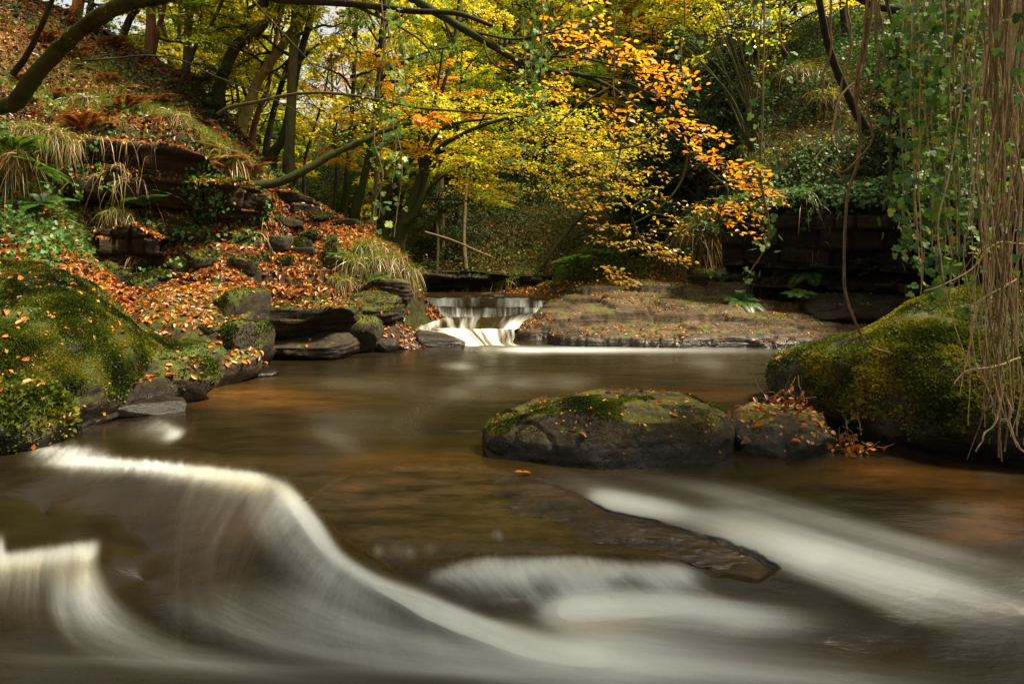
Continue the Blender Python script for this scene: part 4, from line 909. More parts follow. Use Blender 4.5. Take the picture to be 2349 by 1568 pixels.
# --- loose mossy blocks half buried in the leaf slope
_lb = [(462, 596, 11, .55, .34), (490, 560, 11.6, .7, .34), (420, 610, 10.9, .5, .3), (385, 640, 10.6, .55, .26), (330, 655, 10.3, .6, .34), (555, 610, 11.2, .5, .34), (600, 600, 11.6, .42, .26), (655, 600, 11.7, .3, .22), (690, 560, 12.2, .4, .22),
       (640, 560, 12, .6, .36), (575, 570, 11.8, .55, .34), (720, 545, 12.6, .5, .2), (660, 520, 12.7, .6, .34), (230, 625, 10.2, .6, .34), (270, 640, 10.1, .4, .28), (770, 600, 12.0, .4, .2), (830, 575, 12.5, .4, .2), (735, 500, 13.3, .5, .22)]
for k, (px, py, Y, w, h) in enumerate(_lb):
    p = P(px, py, Y); p[2] = min(p[2], ground_z(p[0], p[1])[0] + h * .30)
    ob, s = block('rock', p, (w, w * .9, h), (rng.normal() * .1, rng.normal() * .1, rng.random() * 3), M['rock_moss_heavy' if k % 3 else 'rock_mossy'], None, n=18, seed=200 + k)
    o_ = sorted(range(len(_lb)), key=lambda q: _lb[q][0]).index(k)
    tag(ob, '%s mossy block from the left among those half buried in the orange leaf slope' % nth(o_), 'rock', 'mossy blocks in the leaf slope')
    moss_on(s, ob, 900, .03, lambda m, q: sstep(-.2, .5, q[:, 2]), 300 + k); drop(s, 12, .07, lambda m, q: sstep(.6, .9, q[:, 2]), 40 + k)

# --- bedded rock faces
def rock_face(name, path, z0, z1, mat, label, lean=0.0, seed=0, cat='cliff', jut=.2, hmin=.07, hmax=.34, wmin=.25, wmax=1.1, dip=.04, rough=.03, cap=.9):
    """a continuous face of broken beds: every bed steps in or out, and is jointed into blocks"""
    g = np.random.default_rng(seed); path = np.asarray(path, float); n0 = 300; C = catmull(path, n0)
    L = np.concatenate([[0], np.cumsum(np.linalg.norm(np.diff(C, axis=0), axis=1))]); S_ = np.arange(0, L[-1], .028); ns = len(S_)
    cx = np.interp(S_, L, C[:, 0]); cy = np.interp(S_, L, C[:, 1]); tx = np.gradient(cx); ty = np.gradient(cy); tl = np.hypot(tx, ty); ox, oy = ty / tl, -tx / tl
    f = S_ / L[-1]; zz0 = np.interp(f, np.linspace(0, 1, len(z0)), z0) - .25; zz1 = np.interp(f, np.linspace(0, 1, len(z1)), z1) + .12 * fbm2(S_ * 1.3, S_ * 0 + seed, 4, seed + 1)
    H = (zz1 - zz0).max(); nh = int(H / .024) + 8; t = np.linspace(0, 1, nh)
    s2 = np.tile(S_, nh); z2 = (zz0[None] + (zz1 - zz0)[None] * t[:, None]).ravel(); rel = np.repeat(t, ns)
    edges = [zz0.min() - 1.5]
    while edges[-1] < zz1.max() + 1.5: edges.append(edges[-1] + hmin + (hmax - hmin) * g.random() ** 1.7)
    edges = np.array(edges)
    zw = z2 + dip * s2 + .10 * fbm2(s2 * .55, z2 * .55, 3, seed + 2) + .025 * fbm2(s2 * 3, z2 * 3, 3, seed + 3)
    k = np.clip(np.searchsorted(edges, zw) - 1, 0, len(edges) - 2); fz_ = (zw - edges[k]) / (edges[k + 1] - edges[k])
    sw = s2 + .05 * fbm2(s2 * 2.5, z2 * 2.5, 3, seed + 4)
    off = np.zeros(len(s2))
    for b in range(len(edges) - 1):
        m = k == b
        if not m.any(): continue
        ws = [-g.random()]
        while ws[-1] < L[-1] + 1: ws.append(ws[-1] + wmin + (wmax - wmin) * g.random() ** 1.6)
        ws = np.array(ws); j = np.clip(np.searchsorted(ws, sw[m]) - 1, 0, len(ws) - 2); fr = (sw[m] - ws[j]) / (ws[j + 1] - ws[j])
        ob_ = g.normal() * jut * .6; oc = np.clip(g.normal(size=len(ws)) * jut * .55, -jut * 1.6, jut * 1.2); tilt = g.normal(size=len(ws)) * .12
        joint = np.minimum(fr, 1 - fr) * (ws[j + 1] - ws[j]); off[m] = ob_ + oc[j] + tilt[j] * (fr - .5) * (ws[j + 1] - ws[j]) - .10 * np.exp(-(joint / .022) ** 2)
    bedj = np.minimum(fz_, 1 - fz_) * (edges[k + 1] - edges[k]); off -= .07 * np.exp(-(bedj / .016) ** 2)
    off = off + .10 * fbm2(s2 * .8, z2 * .8, 3, seed + 5) + lean * (rel - .5)
    O = off.reshape(nh, ns); O = (np.pad(O, ((1, 1), (1, 1)), 'edge')[:-2, 1:-1] + np.pad(O, ((1, 1), (1, 1)), 'edge')[2:, 1:-1] + 2 * O) / 4; off = O.ravel()
    q = np.stack([s2, z2, off], 1); off = off + rough * fbm(q * 5, 4, seed + 6) + rough * .5 * fbm(q * 17, 3, seed + 7)
    top = sstep(.955, 1.0, rel); off = off - cap * top; z2 = z2 - .10 * top * rel
    V = np.stack([np.tile(cx, nh) + np.tile(ox, nh) * off, np.tile(cy, nh) + np.tile(oy, nh) * off, z2], 1)
    Fq = grid_faces(ns, nh); nn = np.cross(V[Fq[:, 2]] - V[Fq[:, 0]], V[Fq[:, 3]] - V[Fq[:, 1]])
    if (nn[:, :2].mean(0) @ np.array([ox.mean(), oy.mean()])) < 0: Fq = Fq[:, ::-1]
    o = mesh_obj(name, V, Fq, M[mat], smooth=False); tag(o, label, cat); return o, Surf(V, Fq)
def xy(px, Y): return ((px - CX) / F * Y, Y)
ob, s_face = rock_face('rock_cliff', [xy(-60, 9.4), xy(90, 10.1), xy(240, 10.75), xy(400, 11.1), xy(520, 11.5), xy(600, 12.1)], [2.2, 1.9, 1.3, 1.2, 1.3, 1.7], [2.9, 3.5, 3.7, 3.7, 3.3, 2.6], 'rock_strata',
    'dark bedded rock face under roots and leaves on the left bank', lean=.55, seed=3, jut=.30)
moss_on(s_face, ob, 30000, .035, lambda m, n: sstep(.2, .7, n[:, 2]) * sstep(-.1, .15, fbm(m * 1.4, 3, 5)), 71); drop(s_face, 4200, .075, lambda m, n: sstep(.55, .85, n[:, 2]), 61)
ob, s_f2 = rock_face('rock_cliff', [xy(225, 10.2), xy(300, 10.5), xy(380, 10.6)], [1.0, 1.0, 1.0], [2.1, 2.2, 1.9], 'rock_strata', 'pale greenish stepped rock wall above the leafy slab', lean=.1, seed=5, jut=.12)
moss_on(s_f2, ob, 3000, .03, upish(.1, .6), 72); drop(s_f2, 700, .075, lambda m, n: sstep(.55, .85, n[:, 2]), 62)
ob, s_f3 = rock_face('rock_cliff', [xy(640, 13.1), xy(690, 13.3), xy(735, 13.7)], [2.1, 2.1, 2.4], [3.1, 2.9, 2.7], 'rock_strata', 'small dark outcrop at the top of the leaf path, left of the stump', lean=.2, seed=6, jut=.15)
drop(s_f3, 200, .075, lambda m, n: sstep(.5, .85, n[:, 2]), 63)
ob, s_f4 = rock_face('rock_cliff', [xy(-60, 14.2), xy(20, 14.3), xy(75, 14.8)], [6.2, 6.3, 6.6], [7.3, 7.3, 7.4], 'rock_shade_dark', 'black mossy outcrop in the upper left corner', lean=.4, seed=7)
ob, s_rc = rock_face('rock_cliff', [xy(1655, 14.0), xy(1760, 13.6), xy(1880, 13.35), xy(2010, 12.7), xy(2120, 11.9), xy(2200, 10.9), xy(2290, 9.5), xy(2400, 8.6)], [.85, .75, .65, .6, .6, .5, .4, .4], [2.75, 3.05, 3.1, 3.15, 3.2, 3.0, 2.9, 2.8], 'rock_shade_dark',
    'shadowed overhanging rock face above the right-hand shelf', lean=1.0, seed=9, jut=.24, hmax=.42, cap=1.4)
moss_on(s_rc, ob, 6000, .03, lambda m, n: sstep(.1, .6, n[:, 2]) * sstep(.0, .2, fbm(m * 1.2, 3, 6)), 73)
ob, s_rb = rock_face('rock_cliff', [xy(935, 17.0), xy(1050, 17.3), xy(1160, 17.3), xy(1260, 16.8)], [.5, .5, .5, .5], [1.35, 1.3, 1.2, 1.1], 'rock_shade_dark', 'low dark mossy rock bank behind the top of the waterfall', lean=.3, seed=12)
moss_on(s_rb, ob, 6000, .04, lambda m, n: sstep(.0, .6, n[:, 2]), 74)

# --- right-hand shelf: overlapping tilted beds
def bed(px, py, Y, size, rot, mat, label, nl, nm, seed, **kw):
    kw['boxy'] = max(.9, kw.get('boxy', .9)); kw.setdefault('strata', .1)
    return stone(px, py, Y, (size[0] * 1.22, size[1] * 1.2, size[2]), rot, mat, label, nl, nm, seed, n=84, amp=.16, sc=.7, chop=5, crack=.045, **kw)
bed(1330, 786, 11.35, (.75, .7, .34), (5, -4, 12), 'rock_dark', 'black glistening rock at the water edge where the tan shelf meets the chute', 20, 0, 82)
def shelf():
    """one broad outcrop of gently dipping beds"""
    X, Yy = np.meshgrid(np.arange(-1.2, 8.6, .028), np.arange(10.1, 16.6, .028)); x, y = X.ravel(), Yy.ravel()
    poly = np.array([(-.12, 12.0), (-.22, 11.15), (.1, 10.95), (.6, 10.8), (2, 10.78), (3.4, 10.8), (4.8, 10.62), (6.9, 10.3), (7.8, 11.8), (7.2, 13.2), (6, 14.4), (4.5, 15.2), (2.6, 15.7), (.95, 15.7), (.62, 14.2), (.55, 13.5), (.1, 12.7)], float)
    ins = np.zeros(len(x), bool); dist = np.full(len(x), 1e9)
    for a, b in zip(poly, np.roll(poly, -1, 0)):
        ins ^= ((a[1] > y) != (b[1] > y)) & (x < (b[0] - a[0]) * (y - a[1]) / (b[1] - a[1] + 1e-12) + a[0])
        ab = b - a; t = np.clip(((x - a[0]) * ab[0] + (y - a[1]) * ab[1]) / (ab @ ab), 0, 1); dist = np.minimum(dist, np.hypot(x - a[0] - t * ab[0], y - a[1] - t * ab[1]))
    sd = np.where(ins, dist, -dist) + .18 * fbm2(x * 1.0, y * 1.0, 3, 83, .4)
    zb = lambda x, y: base_z(x, y) - .30 * sstep(2.6, .2, x) * sstep(11, 12, y) - .16 * sstep(12.2, 14.5, y) - .05
    z = zb(x, y) + .10 * fbm2(x * .6, y * .9, 4, 84)
    g = np.random.default_rng(5)
    # overlapping tilted beds: centre, half lengths, turn, height over the ground, fall to the front and to the side
    beds = [(.55, 11.75, .85, .75, -.2, .18, .10, .05), (.9, 12.6, 1.0, .7, .1, .16, .05, -.06), (2.2, 11.7, 1.5, .8, -.08, .14, .06, .02), (1.7, 12.7, 1.25, .55, .15, .20, .10, .05), (1.5, 13.6, 1.3, .6, -.1, .20, .06, -.08), (2.9, 13.1, 1.0, .6, .25, .17, .08, -.05), (3.9, 11.8, 1.3, .8, .05, .15, .05, .03),
            (3.5, 12.5, 1.1, .45, -.2, .20, .08, .06), (4.2, 13.2, 1.3, .55, .1, .20, .09, -.04), (5.5, 11.4, 1.4, .8, -.15, .16, .04, .04), (5.3, 12.3, 1.3, .5, .12, .22, .08, -.05), (6.7, 11.6, 1.2, .9, .1, .18, .05, .04), (2.6, 14.3, 1.5, .6, .12, .22, .05, .05), (4.1, 14.4, 1.4, .6, -.15, .25, .08, -.04), (1.3, 14.7, .9, .6, .1, .18, .05, 0), (5.6, 13.4, 1.2, .6, .0, .24, .08, 0), (3.1, 15.1, 1.6, .5, 0, .20, .05, 0)]
    for _ in range(16): beds.append((-.1 + 7 * g.random(), 11 + 3.6 * g.random(), .25 + .5 * g.random(), .18 + .3 * g.random(), g.normal() * .4, .12 + .16 * g.random(), .1 * g.random(), g.normal() * .08))
    z0_ = z.copy()
    for i, (bx, by, hx, hy, an, hh, fa, fb) in enumerate(beds):
        wx_ = x + .12 * fbm2(x * 1.6, y * 1.6, 4, 300 + i) - bx; wy_ = y + .12 * fbm2(x * 1.6, y * 1.6, 4, 400 + i) - by; c, sn = math.cos(an), math.sin(an); p_ = (wx_ * c + wy_ * sn) / hx; q_ = (-wx_ * sn + wy_ * c) / hy
        m = (np.abs(p_) ** 4 + np.abs(q_) ** 4) ** .25; pl = zb(np.array([bx]), np.array([by]))[0] + hh * .95 + (y - by) * (.02 + fa) + (x - bx) * fb + .025 * fbm2(x * 1.5, y * 2.2, 3, 500 + i)
        pl = np.minimum(pl, z0_ + .42)
        z = np.where(m < 1, np.maximum(z, pl - .03 * m ** 10 - .05 * fbm2(p_ * 1.2 + i, q_ * 1.2, 3, 600 + i)), z)
    for sx, sy, sdd in ((.7, 2.2, 87), (1.6, .6, 88)):           # joints
        z -= .06 * np.exp(-(fbm2(x * sx, y * sy, 3, sdd) / .022) ** 2)
    z += .018 * fbm2(x * 6, y * 6, 4, 89)
    z = np.where(sd > 0, z - .08 * (1 - sstep(0, .25, sd)), z - .08 + sd * 1.3)
    Z = z.reshape(X.shape); Z = (np.pad(Z, ((1, 1), (1, 1)), 'edge')[:-2, 1:-1] + np.pad(Z, ((1, 1), (1, 1)), 'edge')[2:, 1:-1] + np.pad(Z, ((1, 1), (1, 1)), 'edge')[1:-1, :-2] + np.pad(Z, ((1, 1), (1, 1)), 'edge')[1:-1, 2:] + 2 * Z) / 6; z = Z.ravel()
    V = np.stack([x, y, z], 1); Fq = grid_faces(X.shape[1], X.shape[0]); keep = (sd[Fq] > -.4).all(1)
    return V, Fq[keep]
V_, F_ = shelf(); us = np.unique(F_); remap = np.full(len(V_), -1); remap[us] = np.arange(len(us)); V_ = V_[us]; F_ = remap[F_]
ob = mesh_obj('rock_shelf', V_, F_, M['rock_shelf'], smooth=False); tag(ob, 'broad tan and mossy shelf of tilted bedrock between the waterfall and the overhang', 'rock shelf')
s_shelf = Surf(V_, F_)
moss_on(s_shelf, ob, 16000, .02, lambda m, q: (m[:, 2] > .3) * sstep(.1, .5, q[:, 2]) * sstep(-.08, .16, fbm(m * np.array([.7, 1.1, 1]) * 1.0, 4, 91) + .10 * (m[:, 1] - 13) + .05 * (m[:, 0] - 3)), 90)
drop(s_shelf, 2000, .052, lambda m, q: (m[:, 2] > .08) * sstep(.55, .85, q[:, 2]) * (.15 + sstep(-.1, .25, fbm(m * 1.3, 3, 92)) + 1.6 * (m[:, 0] < .9) * (m[:, 1] < 12.4)), 93)
drop(s_shelf, 1700, .03, lambda m, q: (m[:, 2] > .08) * sstep(.55, .85, q[:, 2]) * (.2 + (m[:, 0] > 2.5)), 94)
bed(1980, 705, 12.3, (1.8, 1.4, .45), (3, 0, -10), 'rock_dark', 'black rock step in deep shade under the overhang', 20, 500, 91)
bed(1640, 640, 14.9, (1.3, 1.2, .6), (3, 3, 20), 'rock_mossy', 'rounded mossy boulder at the left foot of the overhang', 30, 3000, 92)
#@@PLANTS
# ------------------------------------------------------------------ plants
def in_view(p, m=60):
    x, y = proj(p); return (p[:, 1] > 2) & (x > -m) & (x < 2349 + m) & (y > -m) & (y < 1568 + m)

# --- fallen leaves
G_ = Geo(); g = np.random.default_rng(101)
for p, nn, s in LIT:
    n = len(p)
    if n == 0: continue
    p = p + nn * .008
    if s < .03:
        leaves(G_, p, nn + g.normal(size=(n, 3)) * .35, s * 1.8 * (.6 + .8 * g.random(n)), .55 + .45 * g.random(n), 'quad', g=g)
    else:
        leaves(G_, p, nn + g.normal(size=(n, 3)) * .33, s * (.7 + .6 * g.random(n)), np.clip(.55 + .25 * g.normal(size=n), 0, 1), 'beech', g=g, curl=2.0)
def ground_scatter(n, xr, yr, dens, g, ypow=1.4):
    """points on the ground, thicker where they show larger"""
    y = yr[0] * (yr[1] / yr[0]) ** g.random(n); x = xr[0] + (xr[1] - xr[0]) * g.random(n)
    z = ground_z(x, y); p = np.stack([x, y, z], 1)
    ok = in_view(p) & (g.random(n) < dens(p)); return p[ok]
nz_ = lambda p: ground_n(p[:, 0], p[:, 1])
p = ground_scatter(260000, (-13, 0.5), (7.5, 20), lambda p: litter_amount(p[:, 0], p[:, 1], p[:, 2]) * (p[:, 2] > .25) * (1 - .15 * sstep(2.6, 4.2, p[:, 2])) * (.30 + .7 * sstep(-.25, .15, fbm(p * np.array([1, 1, .6]) * .8, 4, 44))) * sstep(.25, .6, nz_(p)[:, 2]), g)
n = len(p); nn = nz_(p)
leaves(G_, p + nn * (.008 + .02 * g.random((n, 1))), nn + g.normal(size=(n, 3)) * .38, .08 * (.5 + 1.0 * g.random(n)), np.clip(.44 - .22 * sstep(2.4, 4, p[:, 2]) + .55 * fbm(p * .9, 3, 12) + .27 * g.normal(size=n), 0, 1), 'beech', g=g, curl=3.2)
tag(G_.obj('fallen_leaves', M['litter'], smooth=False), 'orange beech leaves carpeting the left bank', 'leaves', kind='stuff')
G_ = Geo()
p = ground_scatter(60000, (-4, 11), (9, 26), lambda p: (1 - litter_amount(p[:, 0], p[:, 1], p[:, 2])) * (p[:, 2] > .2) * sstep(.1, .5, nz_(p)[:, 2]) * (.3 + sstep(-.2, .2, fbm(p * .7, 3, 45))) * .8, g)
n = len(p); nn = nz_(p)
leaves(G_, p + nn * .03, nn + g.normal(size=(n, 3)) * .4, .07 * (.7 + .6 * g.random(n)), np.clip(.5 + .35 * g.normal(size=n), 0, 1), 'quad', g=g, curl=1.5)
tag(G_.obj('leaf_flecks', M['litter'], smooth=False), 'scattered pale and orange leaves lying on the right bank', 'leaves', kind='stuff')

# --- low growth: grass, ivy and bramble cover, scrub, dead twigs
def spots(px, py, Y): q = P(px, py, Y); return q
gsp = [(80, 250, 1.0, 12.2), (160, 230, .9, 12.6), (0, 340, .8, 9.6), (60, 430, .8, 9.6), (520, 380, .6, 12.6), (500, 350, .5, 12.8), (310, 230, .8, 13), (380, 250, .6, 13), (240, 150, .6, 14), (850, 590, .5, 12.2)]
G_ = Geo(); g = np.random.default_rng(102)
for (px, py, r, Y) in gsp:
    c = P(px, py, Y); n = 900; q = c[None, :2] + g.normal(size=(n, 2)) * r * .6; b = np.column_stack([q, ground_z(q[:, 0], q[:, 1])])
    d = nz_(b) * .6 + g.normal(size=(n, 3)) * .45 + np.array([.15, -.25, .6]); blades(G_, b, d, .22 + .22 * g.random(n), .008, .55 + .4 * g.random(n), np.clip(.35 + .35 * g.random(n) + .1 * g.normal(), 0, 1), g=g)
p = ground_scatter(120000, (-13, .5), (8, 20), lambda p: (p[:, 2] > .4) * (.20 + .16 * sstep(2.8, 4.5, p[:, 2])) * sstep(-.1, .25, fbm(p * .6, 3, 46)), g); n = len(p)
blades(G_, p, nz_(p) * .5 + g.normal(size=(n, 3)) * .5 + np.array([.1, -.15, .6]), .14 + .16 * g.random(n), .008, .5 + .5 * g.random(n), np.clip(.3 + .6 * g.random(n), 0, 1), seg=3, g=g)
p = ground_scatter(330000, (-5, 13), (12, 27), lambda p: (p[:, 2] > .9) * (p[:, 0] > (p[:, 1] - 16) * -.4 - 1.8) * (.12 + .6 * sstep(.02, .25, fbm(p * .5, 3, 47))) * (.3 + .7 * sstep(3.2, 5, p[:, 0])), g); n = len(p)
blades(G_, p, nz_(p) * .4 + g.normal(size=(n, 3)) * .5 + np.array([-.1, -.2, .7]), .16 + .22 * g.random(n), .011, .5 + .5 * g.random(n), np.clip(.25 + .45 * g.random(n) + .35 * fbm(p * .5, 3, 48), 0, 1), seg=3, g=g)
tag(G_.obj('grass', M['grass'], smooth=False), 'grass growing in tufts over both banks', 'grass', kind='stuff')

G_ = Geo(); g = np.random.default_rng(103)
p = ground_scatter(260000, (-12, .3), (8, 20), lambda p: (p[:, 2] > .8) * ((.14 - .07 * sstep(2.8, 4.5, p[:, 2])) * sstep(.02, .25, fbm(p * .75, 4, 49)) - .14 * (p[:, 1] > 11.2) * (p[:, 2] < 2.9) + .4 * (p[:, 0] < -6.3 - .0 * p[:, 1]) * (p[:, 1] < 10.6) * sstep(-.2, .15, fbm(p * 1.2, 3, 50))), g); n = len(p)
leaves(G_, p + np.column_stack([g.normal(size=(n, 2)) * .05, .03 + .28 * g.random(n) ** 2]), g.normal(size=(n, 3)) * .6 + np.array([.1, -.5, .8]), .06 * (.6 + .8 * g.random(n)), np.clip(.3 + .3 * g.random(n) + .4 * fbm(p, 3, 51), 0, 1), 'ivy', g=g)
p, nn = s_rc.sample(6500, lambda m, q: sstep(2.2, 2.9, m[:, 2] + .5 * fbm(m * 1.2, 3, 58)), g); n = len(p)
leaves(G_, p + nn * .05 + g.normal(size=(n, 3)) * .05, nn + g.normal(size=(n, 3)) * .5 + np.array([0, -.3, .5]), .075 * (.6 + .8 * g.random(n)), np.clip(.1 + .45 * g.random(n), 0, 1), 'ivy', g=g)
for S_ in (s_face, s_f4):
    p, nn = S_.sample(3200, lambda m, q: sstep(-.05, .2, fbm(m * 1.1, 3, 52)) * (.3 + (q[:, 1] < .2)), g); n = len(p)
    leaves(G_, p + nn * .05 + g.normal(size=(n, 3)) * .03, nn + g.normal(size=(n, 3)) * .5 + np.array([0, -.2, .5]), .055 * (.6 + .8 * g.random(n)), np.clip(.25 + .5 * g.random(n), 0, 1), 'ivy', g=g)
p = ground_scatter(240000, (3, 13), (11.5, 22), lambda p: (p[:, 2] > 2.2) * .25 * sstep(-.05, .2, fbm(p * .8, 3, 53)), g); n = len(p)
leaves(G_, p + np.column_stack([g.normal(size=(n, 2)) * .05, .03 + .35 * g.random(n) ** 2]), g.normal(size=(n, 3)) * .6 + np.array([-.2, -.5, .8]), .07 * (.6 + .8 * g.random(n)), np.clip(.15 + .5 * g.random(n), 0, 1), 'ivy', g=g)
tag(G_.obj('ground_ivy', M['lf_ivy'], smooth=False), 'ivy and bramble leaves creeping over the slopes and rock faces', 'ivy', kind='stuff')

G_ = Geo(); g = np.random.default_rng(104)
cen = ground_scatter(60000, (-34, 16), (15.8, 70), lambda p: (p[:, 2] > .95) * (p[:, 0] > -(p[:, 1] - 15.5) * np.where(p[:, 1] > 19.5, 3.0, .45) - 1.2) * (p[:, 0] < 15) * sstep(75, 40, p[:, 1]) * (.35 + sstep(-.2, .15, fbm(p * .45, 3, 54))), g)
print('scrub clumps', len(cen))
nl = 26; n = len(cen) * nl; c = np.repeat(cen, nl, 0); fs = np.repeat(np.clip(cen[:, 1] / 20, 1, 3), nl); hh = np.repeat(.15 + .75 * g.random(len(cen)) ** 2, nl) * fs
q = c + np.column_stack([g.normal(size=(n, 2)) * .20 * fs[:, None], hh * g.random(n)])
leaves(G_, q, g.normal(size=(n, 3)) * .7 + np.array([0, -.35, .8]), .075 * fs * (.6 + .8 * g.random(n)), np.clip(np.repeat(np.clip(.35 + .9 * fbm(cen * .5, 3, 55), 0, 1), nl) + .18 * g.normal(size=n), 0, 1), 'quad', g=g)
tag(G_.obj('undergrowth', M['scrub'], smooth=False), 'tangled dark green undergrowth covering the far bank behind the falls', 'undergrowth', kind='stuff')
G_ = Geo()
tw = cen[g.choice(len(cen), min(len(cen), 6000), replace=False)]
n = len(tw); d = g.normal(size=(n, 3)) * .6 + np.array([.1, -.1, .7])
blades(G_, tw, d, .6 + 1.6 * g.random(n) ** 2, .016, .1 + .8 * g.random(n), g.random(n), seg=5, g=g)
tag(G_.obj('dead_stems', M['twig'], smooth=False), 'dry brown stems standing in the undergrowth of the far bank', 'stems', kind='stuff')

G_ = Geo(); g = np.random.default_rng(105)
p, nn = s_rc.sample(500, lambda m, q: sstep(2.5, 3.0, m[:, 2]) * sstep(-.1, .15, fbm(m * 1.0, 3, 57)), g); n = len(p)
LIPV = (p, nn)
for S_, k in ((s_face, 900), (s_f2, 200), (s_rc, 200)):
    p, nn = S_.sample(k, lambda m, q: (q[:, 1] < .3) * sstep(-.3, .6, q[:, 2]) * sstep(-.05, .2, fbm(m * .9, 3, 56)), g); n = len(p)
    blades(G_, p, nn + g.normal(size=(n, 3)) * .5 + np.array([0, -.3, .1]), .18 + .42 * g.random(n) ** 2, .009, .9 + 1.2 * g.random(n), g.random(n), seg=6, g=g)
p, nn = LIPV; n = len(p); blades(G_, p, nn * .5 + g.normal(size=(n, 3)) * .5 + np.array([-.1, -.4, .5]), .2 + .35 * g.random(n), .010, .8 + 1.0 * g.random(n), g.random(n), seg=5, g=g)
tag(G_.obj('hanging_roots', M['straw'], smooth=False), 'dead grass and root threads hanging down the rock faces', 'roots', kind='stuff')
# --- tussocks of sedge hanging over the rock edges
def tussock(name, seed, n1=300, n2=170, L=.40):
    g = np.random.default_rng(seed); root = empty(name)
    for nm, mat, k, ang, dr in (('green_blades', 'grass', n1, .75, .75), ('dead_blades', 'straw', n2, 1.0, 1.5)):
        o = Geo(); b = g.normal(size=(k, 3)) * np.array([.13, .10, .03])
        d = g.normal(size=(k, 3)) * ang + np.array([0, -.45 if nm == 'dead_blades' else -.2, .75 if nm == 'green_blades' else .25])
        blades(o, b, d, L * (.6 + .6 * g.random(k)), .011, dr * (.6 + .6 * g.random(k)), np.clip(.25 + .6 * g.random(k), 0, 1), seg=5, g=g)
        o.obj(nm, M[mat], root, smooth=False)
    return root
TP = [tussock('grass_tussock', 400 + k) for k in range(3)]
tl = [(815, 585, 12.05, 1.15, 'large shaggy grass tussock drooping straw over the ledge left of the waterfall'), (870, 592, 12.15, 1.1, 'green and straw tussock right of the largest shaggy one'), (930, 605, 12.3, .9, 'last grass tussock on the tip of the leafy bank above the falls'),
      (785, 612, 11.7, .8, 'small straw tussock at the left end of the tussock row above the ledge'), (845, 570, 12.4, 1.0, 'upright green tussock behind the shaggy row on the leafy bank'), (900, 596, 12.3, .8, 'middle straw tussock beside the tip of the leafy bank'),
      (70, 255, 9.5, .75, 'grass tussock with long dead blades just under the curved mossy trunk'), (115, 265, 9.7, .75, 'pale straw tussock hanging over the left rock face beside the trunk foot'), (150, 285, 9.9, .7, 'straw tussock hanging furthest down the left rock face'), (190, 200, 12.4, .9, 'small drooping tussock among leaves above the left rock face'),
      (30, 320, 9.2, 1.0, 'tussock at the left picture edge below the trunk'), (515, 375, 12.3, 1.3, 'bright green tussock on the nose of the left rock face'), (480, 345, 12.4, 1.1, 'green tussock just above the nose of the left rock face'), (270, 455, 10.7, .8, 'brown hanging tussock in the hollow of the left rock face'), (400, 270, 12.4, .9, 'grassy tuft on the ivy-covered brow of the left bank'),
      (1170, 622, 17.4, 1.5, 'round grassy tussock with dead fringe on the far bank behind the waterfall'), (1210, 615, 17.6, 1.3, 'second grassy tussock beside the round one on the far bank'), (1610, 500, 15.2, 2.0, 'big bright grass tussock left of the overhanging face'), (1640, 470, 15.4, 1.6, 'grass tussock hanging from the corner above the overhang'), (1580, 540, 15.5, 1.3, 'lower grass tussock at the corner of the far bank and overhang'),
      (1650, 350, 16.8, 2.0, 'sunlit grass tussock behind the many-stemmed hazel'), (1900, 230, 16.5, 1.8, 'bright grassy clump on the right hillside between the hanging vines'), (1830, 150, 18, 2.0, 'highest bright grass clump on the right hillside'), (2080, 420, 13.2, 1.2, 'grass clump on the lip of the overhang by the ivy')]
for k, (px, py, Y, s, lab) in enumerate(tl):
    o = TP[k] if k < 3 else copy_tree(TP[k % 3])
    q = P(px, py, Y); q[2] = min(q[2] + .05, max(ground_z(q[0], q[1])[0] + .12, q[2] - .25)); o.location = q; o.rotation_euler = (0, 0, rng.normal() * .5); o.scale = (s, s, s)
    tag(o, lab, 'grass tussock', 'sedge tussocks on the banks')

# --- ferns
def fern(seed, nf=9, L=.6, mat='fern'):
    g = np.random.default_rng(seed); root = empty('fern')
    for k in range(nf):
        a = k / nf * 6.283 + g.normal() * .2; o = Geo(); l = L * (.75 + .4 * g.random()); t = np.linspace(0, 1, 32)
        out = np.array([math.cos(a), math.sin(a), 0]); el = .9 + .25 * g.normal()
        c = out[None] * (t * l * math.cos(el) + .25 * l * t ** 2)[:, None] + np.array([0, 0, 1.0])[None] * (l * (t * math.sin(el) - .62 * t ** 2))[:, None]
        o.tube(c, np.linspace(.005, .0015, 32), 4)
        T = nrm(np.gradient(c, axis=0)); S_ = nrm(np.cross(T, [0, 0, 1.0])); U = np.cross(S_, T)
        for sd in (-1, 1):
            wl = l * .26 * np.sin(np.pi * np.clip(t * .93 + .05, 0, 1)) ** .8 + .01
            leaves(o, c[2:], U[2:], wl[2:], np.clip(.4 + .3 * g.normal(size=30), 0, 1), 'pinna', tang=(sd * S_ + .35 * T - .15 * U)[2:], g=g)
        o.obj('frond', M[mat], root, smooth=False)
    return root
FP = [fern(500 + k) for k in range(3)]
